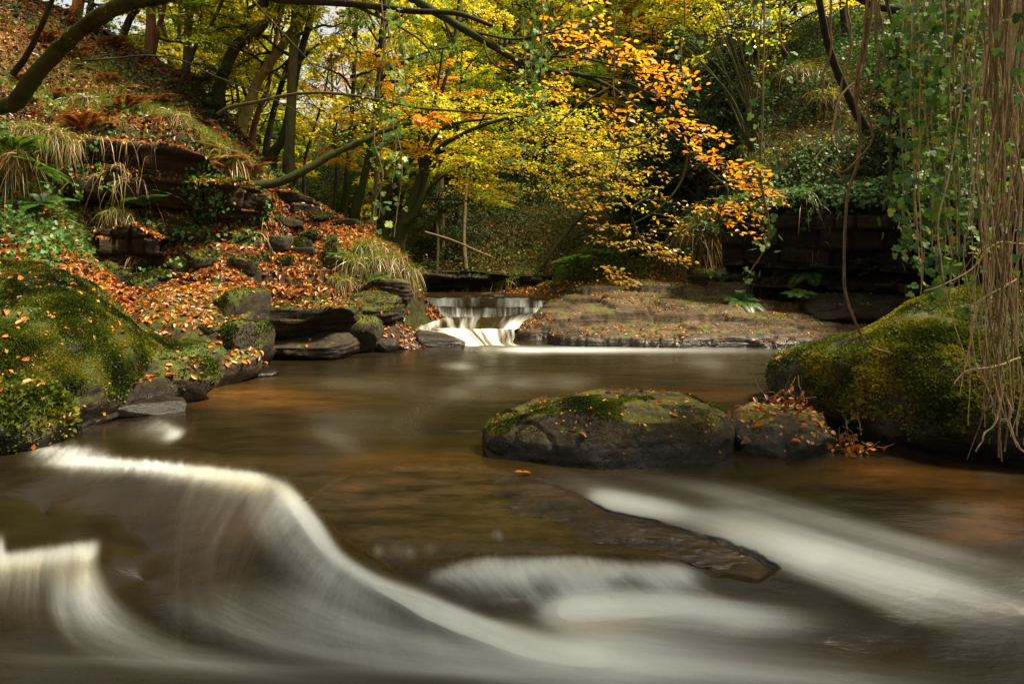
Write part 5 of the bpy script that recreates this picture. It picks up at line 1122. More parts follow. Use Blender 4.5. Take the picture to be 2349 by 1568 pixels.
fl = [(1325, 610, 15.6, 1.5, 'brightest green fern alone on the far bank right of the waterfall'), (30, 350, 9.2, 1.0, 'fern at the left picture edge beside the hanging tussocks'), (75, 385, 9.3, .8, 'small fern at the left edge, lower right of the edge fern'), (100, 470, 9.4, .7, 'low fern in the ivy patch on the left slope'),
      (330, 400, 10.8, .8, 'fern hanging from the middle of the left rock face'), (380, 420, 11.0, .6, 'little fern tucked in a crack of the left rock face'), (500, 665, 10.2, .45, 'tiny fern at the back edge of the leafy slab'), (775, 585, 12.0, .5, 'small fern against the foot of the mossy stump'),
      (1860, 355, 13.8, 1.2, 'left fern of the row on the lip of the overhang'), (1945, 345, 13.9, 1.0, 'fern behind the looped vine above the overhang'), (2015, 385, 13.2, 1.4, 'large pale fern on the lip of the overhang beside the ivy'), (2045, 370, 13.4, 1.2, 'fern just right of the large pale one above the overhang'), (1800, 430, 13.9, .9, 'drooping fern below the left end of the fern row'), (1835, 680, 12.6, .7, 'green fern in the dark at the foot of the overhang'), (1700, 690, 12.8, .8, 'fern by the dead twigs at the left foot of the overhang'),
      (1660, 640, 14.2, .7, 'fern on the mossy boulder at the overhang corner'), (1390, 590, 16.6, 1.2, 'dark fern right of the brightest one on the far bank'), (1475, 575, 16.8, 1.2, 'fern in the undergrowth below the hanging golden leaves'), (870, 640, 11.5, .5, 'small fern on the cut ledge below the tussocks'), (1750, 400, 14.2, 1.0, 'fern under the hazel stems')]
for k, (px, py, Y, s, lab) in enumerate(fl):
    o = FP[k] if k < 3 else copy_tree(FP[k % 3]); q = P(px, py, Y); q[2] = np.clip(q[2], ground_z(q[0], q[1])[0] - .05, ground_z(q[0], q[1])[0] + .9) ; o.location = q - np.array([0, 0, .02])
    o.rotation_euler = (R(-18), 0, rng.random() * 6); o.scale = (s, s, s); tag(o, lab, 'fern', 'ferns on the banks')

# --- rusty bracken on the upper left slope
BK = [fern(520 + k, 8, .62, 'rust') for k in range(2)]
bkl = []
g = np.random.default_rng(760)
while len(bkl) < 26:
    x, y = -12 + 8.5 * g.random(), 10.8 + 5 * g.random(); z = ground_z(x, y)[0]; px, py = proj(np.array([[x, y, z]]))
    if 30 < px[0] < 700 and 20 < py[0] < 440 and z > 2.7 and all(abs(px[0] - q[3]) + abs(py[0] - q[4]) > 34 for q in bkl): bkl.append((x, y, z, px[0], py[0]))
bkl.sort(key=lambda q: q[3])
for k, (x, y, z, px, py) in enumerate(bkl):
    o = BK[k] if k < 2 else copy_tree(BK[k % 2]); s = .6 + .7 * g.random(); o.location = (x, y, z); o.rotation_euler = (R(-12), R(14), g.random() * 6); o.scale = (s, s, s * .8)
    tag(o, 'rusty bracken clump, %s from the left on the upper left slope' % nth(k), 'bracken', 'bracken on the upper left slope')
# ------------------------------------------------------------------ trees
def limb(a, d, l, n, g, droop=.2, wig=.12):
    t = np.linspace(0, 1, n)[:, None]; w = np.cumsum(g.normal(size=(n, 3)) * wig * l / n, axis=0); w -= w[0]
    return a + d * t * l + w + np.array([0, 0, -1.0]) * droop * l * t ** 2
def crown_proto(seed, H, Rr, nb, nsub, nleaf, lsize, flat=.8, low=.0, tw=.55):
    """boughs and leaf sprays round a vertical axis, from z = 0 up"""
    g = np.random.default_rng(seed); B = Geo(); L = Geo(); pp, nn_, tt, rr = [], [], [], []
    for k in range(nb):
        f = (k + g.random()) / nb; h = H * (low + (1 - low) * f) * .92; a = k * 2.39996 + g.normal() * .5
        prof = math.sin(math.pi * min(1, .28 + .72 * (1 - f) ** .8)) ** .6 if f > .15 else .9
        l = Rr * (.55 + .5 * g.random()) * (.45 + .65 * prof); el = .15 + .75 * f + g.normal() * .2
        d = np.array([math.cos(a) * math.cos(el), math.sin(a) * math.cos(el), math.sin(el)])
        c = limb(np.array([0, 0, h]), d, l, 7, g, .22); r0 = .018 + .022 * l / Rr
        B.tube(c, np.linspace(r0, .007, 7), 5)
        tone = g.normal() * .13 + .12 * (f - .4)
        for s in range(nsub):
            u = .3 + .7 * (s + g.random()) / nsub; i = u * 6; i0 = min(int(i), 5); q = c[i0] + (c[i0 + 1] - c[i0]) * (i - i0)
            sd = nrm(d + g.normal(size=3) * np.array([.8, .8, .35])); sl = tw * (.5 + .8 * g.random()) * (1.2 - .4 * u)
            cc = limb(q, sd, sl, 5, g, .25); B.tube(cc, np.linspace(.008, .003, 5), 3)
            m = int(nleaf * (.6 + .8 * g.random())); v = g.random(m) ** .8; x = cc[0] + (cc[-1] - cc[0]) * v[:, None]
            side = nrm(np.cross(sd, [0, 0, 1.0])); off = g.normal(size=m) * sl * .34
            x = x + side * off[:, None] + np.array([0, 0, 1]) * (g.normal(size=m) * .05 * sl - .25 * sl * v ** 2)[:, None]
            pp.append(x); nn_.append(g.normal(size=(m, 3)) * (1 - flat) * 1.6 + np.array([0, 0, 1.0])); tt.append(sd + side * np.sign(off)[:, None] * .9 + g.normal(size=(m, 3)) * .3); rr.append(np.clip(.42 + tone + g.normal(size=m) * .17 + g.normal() * .08, 0, 1))
    x = np.vstack(pp); leaves(L, x, np.vstack(nn_), lsize * (.65 + .7 * g.random(len(x))), np.concatenate(rr), 'quad', tang=np.vstack(tt), g=g)
    return B, L
PB, PL = {}, {}
def proto(key, leafmat, bark, **kw):
    B, L = crown_proto(**kw); PB[key] = B.mesh('boughs', M[bark]); PL[key] = L.mesh('crown', M[leafmat], smooth=False)
for k in range(4): proto('yel%d' % k, 'lf_yellow', 'bark_dark', seed=610 + k, H=6.5, Rr=3.3, nb=30, nsub=9, nleaf=46, lsize=.098)
for k in range(2): proto('gold%d' % k, 'lf_gold', 'bark_dark', seed=630 + k, H=5.0, Rr=3.0, nb=26, nsub=9, nleaf=44, lsize=.088, flat=.9)
for k in range(3): proto('grn%d' % k, 'lf_green', 'bark_dark', seed=640 + k, H=6.0, Rr=3.0, nb=28, nsub=9, nleaf=44, lsize=.092)
for k in range(2): proto('evg%d' % k, 'lf_dark', 'bark_dark', seed=650 + k, H=3.6, Rr=1.8, nb=30, nsub=9, nleaf=36, lsize=.085, flat=.4)
for k in range(2): proto('thin%d' % k, 'lf_yellow', 'bark_dark', seed=660 + k, H=6.5, Rr=2.6, nb=20, nsub=7, nleaf=16, lsize=.09)
def add_crown(root, key, loc, rz, s, sz=1.0, boughs=True):
    for nm, me in ((('boughs', PB[key]),) if boughs else ()) + (('crown', PL[key]),):
        o = bpy.data.objects.new(nm, me); o.location = loc; o.rotation_euler = (0, 0, rz); o.scale = (s, s, s * sz); link(o, root)
def tree_from(pts, r0, r1, bark, crown, label, cat='tree', group=None, cs=.8, cz=.35, name='tree', extra=8.0, n=40, sides=10, flare=.5, boughs=True):
    """trunk along pts (world), carried on upwards; crown set along its upper part"""
    pts = [np.asarray(q, float) for q in pts]
    d = nrm(pts[-1] - pts[-2]); d = nrm(d + np.array([0, 0, .8])); base = pts[0].copy()
    gz = ground_z(base[0], base[1])[0]; foot = base + np.array([0, 0, min(gz - base[2], 0) - .35])
    up = [pts[-1] + d * extra * k / 2 for k in (1, 2)] if extra > 0 else []
    C = catmull([foot] + pts + up, n); t = np.linspace(0, 1, n)
    rad = r0 + (r1 - r0) * t + r0 * flare * np.exp(-t * n / 2.5); rad[-1] = min(rad[-1], .02) if extra > 0 else rad[-1]
    root = empty(name, foot); o = Geo(); o.tube(C - foot, rad, sides, rough=.16); o.obj('trunk', M[bark], root)
    if crown:
        i = int(n * cz); q = C[i] - foot
        add_crown(root, crown, q, rng.random() * 6.28, cs, max(.6, (C[-1][2] - C[i][2]) / 6.5 / cs), boughs)
    return tag(root, label, cat, group)
def T(pts, Y, w, bark, crown, label, **kw):
    q = [P(x, y, Y + (k * kw.pop('dy', 0) if False else 0)) for k, (x, y) in enumerate(pts)]
    r = w / F * Y / 2
    return tree_from(q, r, r * .55, bark, crown, label, **kw)
ridge = 'trees standing along the left ridge'
T([(160, 75), (172, 30), (182, -10)], 16.5, 34, 'bark_sun_orange', 'thin0', 'thick pine-like trunk with orange sunlit bark at the upper left', group=ridge, cz=.55)
T([(200, 62), (207, 20), (210, -20)], 17.5, 18, 'bark_dark', 'grn0', 'dark trunk just right of the orange sunlit one', group=ridge, cz=.5)
T([(268, 134), (285, 75), (305, 30), (326, -10)], 16.5, 19, 'bark_dark', 'grn1', 'dark leaning trunk left of the tall red-brown one', group=ridge, cz=.5)
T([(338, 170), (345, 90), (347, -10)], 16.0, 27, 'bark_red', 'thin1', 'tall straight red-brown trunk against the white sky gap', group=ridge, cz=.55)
T([(352, 125), (365, 60), (380, -10)], 16.6, 13, 'bark_red', None, 'slim red-brown stem leaning right beside the tall red-brown trunk', group=ridge)
T([(427, 165), (430, 100), (433, 30), (437, -20)], 17, 20, 'bark_grey', 'yel0', 'upright grey trunk wrapped in leaves, first right of the sky gap', group=ridge, cz=.32)
T([(410, 205), (428, 160), (447, 111), (462, 85), (480, 67)], 14.6, 12, 'bark_dark', 'grn2', 'crooked dark sapling on the brow of the left bank', group=ridge, cs=.45, cz=.55, extra=1.6)
T([(497, 232), (515, 165), (540, 110), (575, 82), (605, 55), (605, 0)], 15.2, 29, 'bark_dark', 'grn0', 'big dark trunk bending right over the ridge', group=ridge, cz=.45, cs=.8)
T([(551, 295), (570, 245), (590, 190), (617, 148), (660, 85), (700, 0)], 16.2, 26, 'bark_sun_yellow', 'yel1', 'leaning trunk with bright yellow sunlit bark on the ridge', group=ridge, cz=.5)
T([(580, 308), (590, 265), (603, 230), (620, 170)], 17.5, 15, 'bark_red', None, 'reddish stem close behind the foot of the yellow leaning trunk', group=ridge)
T([(612, 332), (622, 280), (635, 230), (660, 150), (690, 60)], 17, 15, 'bark_dark', 'yel2', 'slim dark trunk leaning right between the yellow leaning trunk and the mossy elbow', group=ridge, cz=.5)
T([(625, 358), (645, 325), (660, 275), (668, 230), (690, 120), (720, 0)], 16.0, 22, 'bark_moss', 'yel3', 'mossy trunk curving up from the ridge like an elbow', group=ridge, cz=.5)
T([(662, 378), (666, 290), (670, 200), (675, 70), (678, -10)], 15.6, 26, 'bark_grey', 'thin0', 'straight grey trunk growing from the ridge beside the mossy elbow', group=ridge, cz=.48)
T([(699, 375), (720, 300), (745, 210), (760, 120)], 18, 8, 'bark_dark', None, 'thin dark stem beside the straight grey trunk, leaning towards the sky gap', group=ridge, extra=0)
mid_ = 'trees at the end of the leaf path'
T([(766, 478), (772, 400), (769, 340), (765, 280)], 16.5, 7, 'bark_dark', 'gold0', 'thin dark sapling in front of the golden leaves at the end of the leaf path', group=mid_, cs=.55, extra=2)
T([(790, 478), (796, 400), (803, 330), (805, 282), (815, 100)], 16, 14, 'bark_moss', 'thin1', 'slender mossy trunk, left one of the pair at the end of the leaf path', group=mid_, cz=.5)
T([(815, 490), (830, 430), (842, 378), (852, 325), (868, 200), (880, 60)], 15.3, 21, 'bark_moss', 'yel2', 'stout mossy trunk leaning right, at the end of the leaf path', group=mid_, cz=.55)
T([(858, 500), (862, 420), (864, 306), (872, 180), (884, 0)], 15.0, 12, 'bark_grey', 'grn1', 'upright slim trunk with ivy just right of the stout mossy one', group=mid_, cz=.55)
T([(845, 525), (873, 480), (900, 426), (925, 390), (950, 358), (985, 300)], 15.2, 14, 'bark_dark', 'gold1', 'dark trunk leaning strongly right across the far bank', group=mid_, cs=.7, cz=.6, extra=1.5)
T([(1010, 250), (1025, 180), (1040, 110), (1055, 0)], 19, 17, 'bark_grey', 'yel3', 'brown trunk rising alone in the middle of the yellow canopy', cz=.45)

# the many-stemmed tree leaning over the falls
pb = P(905, 572, 14.6); root = empty('tree', pb); tag(root, 'many-stemmed mossy tree leaning out over the waterfall', 'tree')
o = Geo(); tr = [(905, 580), (912, 545), (930, 508), (945, 470), (958, 436), (972, 390)]
o.tube(catmull([P(x, y, 14.6) - pb for x, y in tr], 30), np.linspace(.19, .13, 30) + .1 * np.exp(-np.linspace(0, 1, 30) * 9), 10, rough=.15)
o.tube(catmull([P(x, y, 14.5) - pb for x, y in [(925, 515), (945, 500), (965, 460), (976, 420), (978, 385)]], 20), np.linspace(.10, .07, 20), 8, rough=.15)
o.obj('trunk', M['bark_moss'], root)
for st, w_ in (([(972, 395), (992, 360), (1020, 330), (1046, 316), (1100, 290), (1180, 268), (1230, 266)], .075), ([(972, 395), (985, 340), (1010, 300), (1050, 282), (1130, 272)], .06), ([(970, 400), (972, 350), (985, 300), (1000, 220), (1015, 120)], .065),
                ([(968, 400), (960, 350), (965, 300), (990, 240)], .05), ([(978, 400), (1010, 370), (1050, 345), (1090, 300), (1120, 250)], .05), ([(985, 430), (1040, 390), (1110, 380), (1200, 395), (1300, 420)], .035), ([(975, 455), (1060, 460), (1150, 475), (1230, 500)], .03), ([(975, 380), (1010, 350), (1060, 340), (1150, 350), (1260, 330), (1360, 350)], .04)):
    q = Geo(); q.tube(catmull([P(x, y, 14.5 - .25 * k) - pb for k, (x, y) in enumerate(st)], 26), np.linspace(w_, w_ * .35, 26), 7, rough=.15); q.obj('limb', M['bark_moss'], root)
q = Geo(); g = np.random.default_rng(700)
def sprays(geo, lst, size, n, g, tone=.4, kind='quad', wd=.5, twig=None):
    """flat leaf sprays between two points"""
    for a, b in lst:
        a, b = np.asarray(a), np.asarray(b); l = np.linalg.norm(b - a); d = (b - a) / l; side = nrm(np.cross(d, [0, 0, 1.0])); m = int(n * (.7 + .6 * g.random())); v = g.random(m)
        off = g.normal(size=m) * .33 * wd; x = a + (b - a) * v[:, None] + side * off[:, None] + np.array([0, 0, 1.0]) * (g.normal(size=m) * .035 * l + .08 * l * np.sin(v * np.pi))[:, None]
        tn = tone + g.normal() * .16
        leaves(geo, x, g.normal(size=(m, 3)) * .42 + np.array([0, 0, 1.0]), size * (.65 + .6 * g.random(m)), np.clip(tn + g.normal(size=m) * .2, 0, 1), kind, tang=d + side * np.sign(off)[:, None] + g.normal(size=(m, 3)) * .3, g=g)
        if twig is not None:
            twig.tube(catmull([a, (a + b) / 2 + np.array([0, 0, .08 * l]), b], 6), np.linspace(.007, .002, 6), 3)
lst = []
for (x0, x1, y0, y1, k) in ((1010, 1120, 300, 380, 26), (1000, 1140, 380, 470, 30), (1100, 1300, 300, 400, 34), (950, 1080, 320, 400, 14), (1200, 1420, 340, 470, 30), (880, 1000, 230, 320, 14), (1050, 1260, 200, 300, 34), (1250, 1450, 250, 360, 30)):
    for _ in range(k):
        x, y = x0 + (x1 - x0) * g.random(), y0 + (y1 - y0) * g.random(); Y = 13.0 + 1.6 * g.random(); a = P(x, y, Y) - pb; lst.append((a, a + np.array([.5 + .5 * g.random(), -.3 + .6 * g.random(), -.12 + .2 * g.normal() * .5])))
tq = Geo(); sprays(q, lst, .075, 55, g, .5, wd=.45, twig=tq); q.obj('crown', M['lf_yellow'], root, smooth=False); tq.obj('twigs', M['bark_dark'], root)

# low mossy limb and thin bare branch reaching over the path
def bough(name, pts, Y0, Y1, w0, w1, mat, label, cat='branch', sides=9, **kw):
    n = len(pts); W = [P(x, y, Y0 + (Y1 - Y0) * k / (n - 1)) for k, (x, y) in enumerate(pts)]; root = empty(name, W[0]); o = Geo()
    o.tube(catmull(W, 50) - W[0], np.linspace(w0 / F * Y0 / 2, w1 / F * Y1 / 2, 50), sides, rough=.2); o.obj('limb', M[mat], root); tag(root, label, cat); return root, W
r_, W = bough('mossy_branch', [(560, 424), (590, 426), (648, 416), (708, 385), (760, 355), (804, 335), (840, 318), (866, 306), (924, 287), (1000, 270)], 12.3, 13.6, 25, 8, 'bark_moss', 'thick mossy limb slanting up from the left bank across the trunks', 'branch')
q = Geo(); tq = Geo(); g = np.random.default_rng(701); sprays(q, [(a + 0, a + np.array([g.normal() * .4, g.normal() * .4, .1 + .5 * g.random()])) for a in (np.array(W[5:])[g.integers(0, 5, 26)] - W[0] + g.normal(size=(26, 3)) * .25)], .07, 24, g, .3, twig=tq); q.obj('leaves', M['lf_yellow'], r_, smooth=False); tq.obj('twigs', M['bark_dark'], r_)
bough('bare_branch', [(500, 262), (530, 246), (600, 232), (640, 222), (700, 214), (760, 214), (840, 224), (950, 246), (1050, 255), (1160, 262)], 13.0, 12.0, 9, 5, 'bark_grey', 'thin bare branch stretching level across the middle of the canopy', 'branch', 6)
bough('bare_branch', [(190, 140), (260, 135), (340, 128), (420, 140), (500, 178), (600, 215), (690, 262), (740, 310)], 11.5, 11.0, 5, 2, 'bark_dark', 'long dark twig arching over the brow of the left bank', 'branch', 5)
bough('bare_branch', [(560, -20), (620, 45), (690, 120), (760, 195), (850, 250)], 10.0, 10.5, 5, 2, 'bark_dark', 'dark twig slanting down through the yellow canopy left of the ivy strand', 'branch', 5)
bough('fallen_branch', [(975, 532), (1040, 552), (1100, 578), (1130, 590)], 17.6, 17.3, 6, 4, 'vine', 'pale broken branch lying slantwise on the far bank behind the falls', 'branch', 6)
bough('leaning_trunk', [(1180, 700), (1235, 620), (1290, 545), (1330, 500), (1400, 430)], 17.0, 19.0, 15, 8, 'bark_moss', 'dead mossy trunk leaning across the undergrowth of the far bank', 'tree trunk')
bough('leaning_trunk', [(1072, 690), (1068, 610), (1064, 540), (1068, 450), (1075, 380)], 17.2, 19.0, 13, 6, 'bark_grey', 'upright grey stem rising from the rock bank behind the waterfall', 'tree trunk')
bough('leaning_trunk', [(1000, 640), (1004, 560), (1000, 480), (1005, 400)], 18.0, 19.0, 10, 6, 'bark_moss', 'ivy-dark stem on the far bank left of the upright grey one', 'tree trunk')

# curved mossy trunk at the upper left
Wt = [P(x, y, Y) for x, y, Y in [(-140, 262, 9.6), (-60, 250, 9.4), (0, 244, 9.2), (35, 236, 9.1), (58, 205, 9.0), (92, 158, 8.9), (150, 100, 8.7), (215, 46, 8.4), (285, 10, 8.0), (350, -6, 7.6), (480, -40, 7.0)]]
root = empty('tree', Wt[0]); o = Geo(); o.tube(catmull(Wt, 110) - Wt[0], np.linspace(.125, .085, 110), 18, rough=.22); tk_ = o.obj('trunk', M['bark_moss'], root)
S_ = Surf(np.vstack(o.V), np.vstack(o.F[4])); mo_ = moss_on(S_, None, 9000, .028, lambda m, q: (.25 + sstep(-.3, .5, q[:, 2])) * sstep(-.15, .1, fbm(m * 2.5, 3, 66)), 98, up=.1); mo_.parent = root
o = Geo(); o.tube(catmull([P(x, y, Y) for x, y, Y in [(480, -40, 7.0), (560, -25, 6.8), (640, -2, 6.6), (740, 4, 6.4), (850, 14, 6.2), (950, 26, 6.0), (1050, 32, 5.9), (1130, 60, 5.8)]], 40) - Wt[0], np.linspace(.055, .018, 40), 9, rough=.2)
o.obj('limb', M['bark_dark'], root)
o = Geo(); o.tube(catmull([P(x, y, Y) for x, y, Y in [(800, 8, 6.3), (860, 35, 6.2), (930, 70, 6.1), (980, 110, 6.0), (1010, 180, 5.9)]], 24) - Wt[0], np.linspace(.018, .006, 24), 6, rough=.2); o.obj('limb', M['bark_dark'], root)
tag(root, 'curved mossy trunk sweeping from the left edge up over the top of the picture', 'tree')
bough('bare_branch', [(30, 170), (60, 130), (95, 60), (120, 0), (140, -40)], 10.5, 9.6, 14, 8, 'bark_dark', 'dark bare sapling crossing behind the curved mossy trunk', 'branch')

# mossy stump on the leaf path
c = P(760, 585, 12.1); V, Fq = block_shape((.30, .28, .46), n=22, boxy=.55, amp=.14, seed=91, taper=.25); o = mesh_obj('tree_stump', V + c + np.array([0, 0, .18]), Fq, M['rock_moss_heavy']); tag(o, 'green mossy stump standing in the orange leaves of the path', 'stump')
moss_on(Surf(V + c + np.array([0, 0, .18]), Fq), o, 1800, .03, None, 92)
for k, (px, py, Y, w, lab) in enumerate([(690, 592, 12.0, .55, 'wooden step edge buried in leaves beside the mossy stump'), (790, 532, 13.2, .6, 'upper wooden step edge near the top of the leaf path')]):
    V, Fq = block_shape((w, .14, .16), n=12, boxy=.9, amp=.08, seed=93 + k); c = P(px, py, Y); c[2] = ground_z(c[0], c[1])[0] + .06; tag(mesh_obj('step_log', V + c, Fq, M['bark_dark']), lab, 'log')

# --- background wood
def bg_tree(x, y, key, s, label, group, trunk=True, bark='bark_dark', h0=1.6, lean=0.0, r=.11):
    z = ground_z(x, y)[0]; root = empty('tree', (x, y, z - .2)); ln = np.array([lean, rng.normal() * .05, 1.0])
    if trunk:
        o = Geo(); H = h0 + 5.6 * s; c = np.linspace(0, 1, 12)[:, None] * H * ln + np.cumsum(rng.normal(size=(12, 3)) * .035, axis=0) * np.array([1, 1, 0]); o.tube(c, np.linspace(r, .02, 12) + r * .5 * np.exp(-np.arange(12) * 1.2), 8, rough=.12); o.obj('trunk', M[bark], root)
    add_crown(root, key, ln * h0 * .6, rng.random() * 6.28, s); return tag(root, label, 'tree', group)
bg = []
g = np.random.default_rng(720)
ks = ['yel0', 'yel1', 'yel2', 'yel3', 'grn0', 'yel1', 'gold0', 'yel3', 'grn1', 'yel2']
for row, (Y, n, xa, xb, s0) in enumerate([(20.5, 7, -12.5, -1.5, .8), (24, 11, -15, 2, 1.0), (28, 14, -18, 9, 1.3), (33, 15, -22, 15, 1.6), (42, 11, -28, 20, 2.0), (54, 14, -36, 28, 2.6)]):
    for k in range(n):
        x = xa + (xb - xa) * (k + .5 + .6 * (g.random() - .5)) / n; y = Y + g.normal() * 1.1
        px = x / y * F + CX
        if 715 < px < 800 and row < 3: continue
        if abs(px - 765) < (60, 90, 150, 190, 170, 170)[row]: continue
        if 225 < px < 375 and row < 3: continue
        if abs(px - 300) < (90, 90, 120, 140, 150, 150)[row]: continue
        bg.append((x, y, ks[int(g.integers(0, 10))] if px < 1250 or row > 2 else ['grn0', 'grn1', 'yel2', 'grn2', 'gold1'][int(g.integers(0, 5))], s0 * (.85 + .3 * g.random())))
order = sorted(range(len(bg)), key=lambda i: bg[i][0] / bg[i][1])
for rank, i in enumerate(order):
    x, y, key, s = bg[i]
    tone = {'y': 'yellow-green', 'g': 'golden'}[key[0]] if not key.startswith('grn') else 'green'
    bg_tree(x, y, key, s, '%s tree in the background wood, %s from the left of that wood' % (tone, nth(rank)), 'trees of the background wood', bark=['bark_dark', 'bark_grey', 'bark_moss'][i % 3], h0=1.2 + 1.2 * g.random(), lean=.16 * g.normal(), r=.09 + .07 * g.random())
rt = [(8.2, 18.5, 'yel2', .8), (10.5, 19.5, 'grn1', 1.0), (7.2, 23.5, 'yel0', 1.2), (11, 25, 'grn0', 1.3), (15, 24, 'yel1', 1.3)]
order = sorted(range(len(rt)), key=lambda i: rt[i][0] / rt[i][1])
for rank, i in enumerate(order):
    x, y, key, s = rt[i]; bg_tree(x, y, key, s, '%s tree on the right hillside, %s from the left there' % ('yellowing' if key[0] == 'y' else 'green', nth(rank)), 'trees on the right hillside', h0=2.0, lean=-.12, bark='bark_dark')
for k, (x, y, key, s, lab, h0) in enumerate([(8.0, .5, 'grn1', 1.5, 'tall unseen tree added for shade on the right bank beside the viewer', 7), (4.6, -2.4, 'grn2', 1.5, 'tall unseen tree added for shade on the right bank behind the viewer', 6), (1.6, -5.5, 'grn1', 1.5, 'tall unseen tree added for shade over the stream behind the viewer', 5), (-3.2, -5.0, 'grn0', 1.4, 'tall unseen tree added for shade on the left bank behind the viewer', 6), (-9.5, 1.5, 'yel0', 1.3, 'tall unseen tree added for shade on the left bank beside the viewer', 6)]):  # unseen trees, added to shade the foreground water and rocks
    bg_tree(x, y, key, s, lab, None, h0=h0, lean=-.1, r=.22)
bg_tree(9.2, 2.6, 'grn0', 1.35, 'tall unseen tree added for shade, leaning over the stream from the right bank', None, h0=8, lean=-.38, r=.2)  # out of frame, added to keep the sun off the foreground water
bg_tree(-7.2, 4.2, 'yel2', 1.25, 'tall unseen tree added for shade, leaning from the left bank over the stream', None, h0=8.5, lean=.34, r=.2)  # out of frame, added to shade the left bank
# dark evergreens
evs = [(1600, 330, 16.2, 1.1, 'evg0', 'large dark evergreen bush left of the hazel stems'), (1560, 240, 17.5, 1.2, 'evg1', 'dark evergreen bush behind and left of the largest one'), (1660, 200, 17.2, 1.0, 'evg1', 'dark evergreen rising behind the hazel stems'), (2060, 200, 13.6, .8, 'evg0', 'dark bush on the right hillside behind the ivy strands'), (480, 210, 14.9, .35, 'evg1', 'small dark holly at the foot of the big bending trunk'), (2200, 120, 13, 1.0, 'evg1', 'dark bush high on the right hillside behind the vine curtain'), (1480, 480, 18.0, .7, 'evg0', 'dark evergreen low in the far undergrowth'), (1000, 560, 19, .6, 'evg1', 'dark bush in the undergrowth behind the leaning tree')]
for px, py, Y, s, key, lab in evs:
    q = P(px, py, Y); q[2] = min(q[2], ground_z(q[0], q[1])[0]) - .1 if False else ground_z(q[0], q[1])[0] - .1; root = empty('evergreen_bush', q); add_crown(root, key, (0, 0, 0), rng.random() * 6, s)
    o = Geo(); o.tube(np.array([[0, 0, -.1], [.03, 0, 1], [0, .05, 2.4]]) * s, np.array([.07, .05, .02]), 6); o.obj('trunk', M['bark_dark'], root); tag(root, lab, 'bush')

# hazel with many stems
pb = P(1735, 345, 15.0); root = empty('hazel', pb); tag(root, 'many-stemmed hazel fanning up and left from the right hillside', 'shrub')
g = np.random.default_rng(730)
for (x, y) in [(1530, 60), (1555, -20), (1582, -40), (1560, 95), (1605, -40), (1630, -30), (1650, -40), (1672, -30), (1700, -40), (1720, -30), (1752, -20), (1640, 60), (1588, 130), (1690, 100), (1775, 30)]:
    o = Geo(); a = P(1735 + g.normal() * 14, 348, 15.0 + g.normal() * .12); b = P(x, y, 14.6 + g.normal() * .5); m = (a + b) / 2 + np.array([.12 * (1735 - x) / 150, 0, .25 * (1735 - x) / 150]); o.tube(catmull([a, m, b], 14) - pb, np.linspace(.032, .008, 14), 5, rough=.1); o.obj('stem', M['bark_grey'], root)
q = Geo(); tq = Geo(); lst = []
for _ in range(60):
    x, y = 1530 + 260 * g.random(), -40 + 200 * g.random() ** 1.3; a = P(x, y, 14.6 + g.normal() * .5) - pb; lst.append((a, a + g.normal(size=3) * .35))
sprays(q, lst, .085, 16, g, .35, twig=tq); q.obj('leaves', M['lf_yellow'], root, smooth=False); tq.obj('twigs', M['bark_dark'], root)
bough('leaning_trunk', [(1870, -40), (1879, 0), (1890, 60), (1897, 95), (1915, 150), (1932, 190), (1965, 260), (1990, 305)][::-1], 13.6, 12.0, 19, 14, 'bark_dark', 'dark leaning trunk behind the looped vines on the right hillside', 'tree trunk')
bough('overhanging_limb', [(1900, -30), (1960, -8), (2010, 14), (2080, 24), (2160, 26), (2260, 40), (2400, 20), (2550, -60)][::-1], 6.2, 6.0, 34, 10, 'bark_dark', 'dark limb crossing the top right corner from which the vines hang', 'branch')

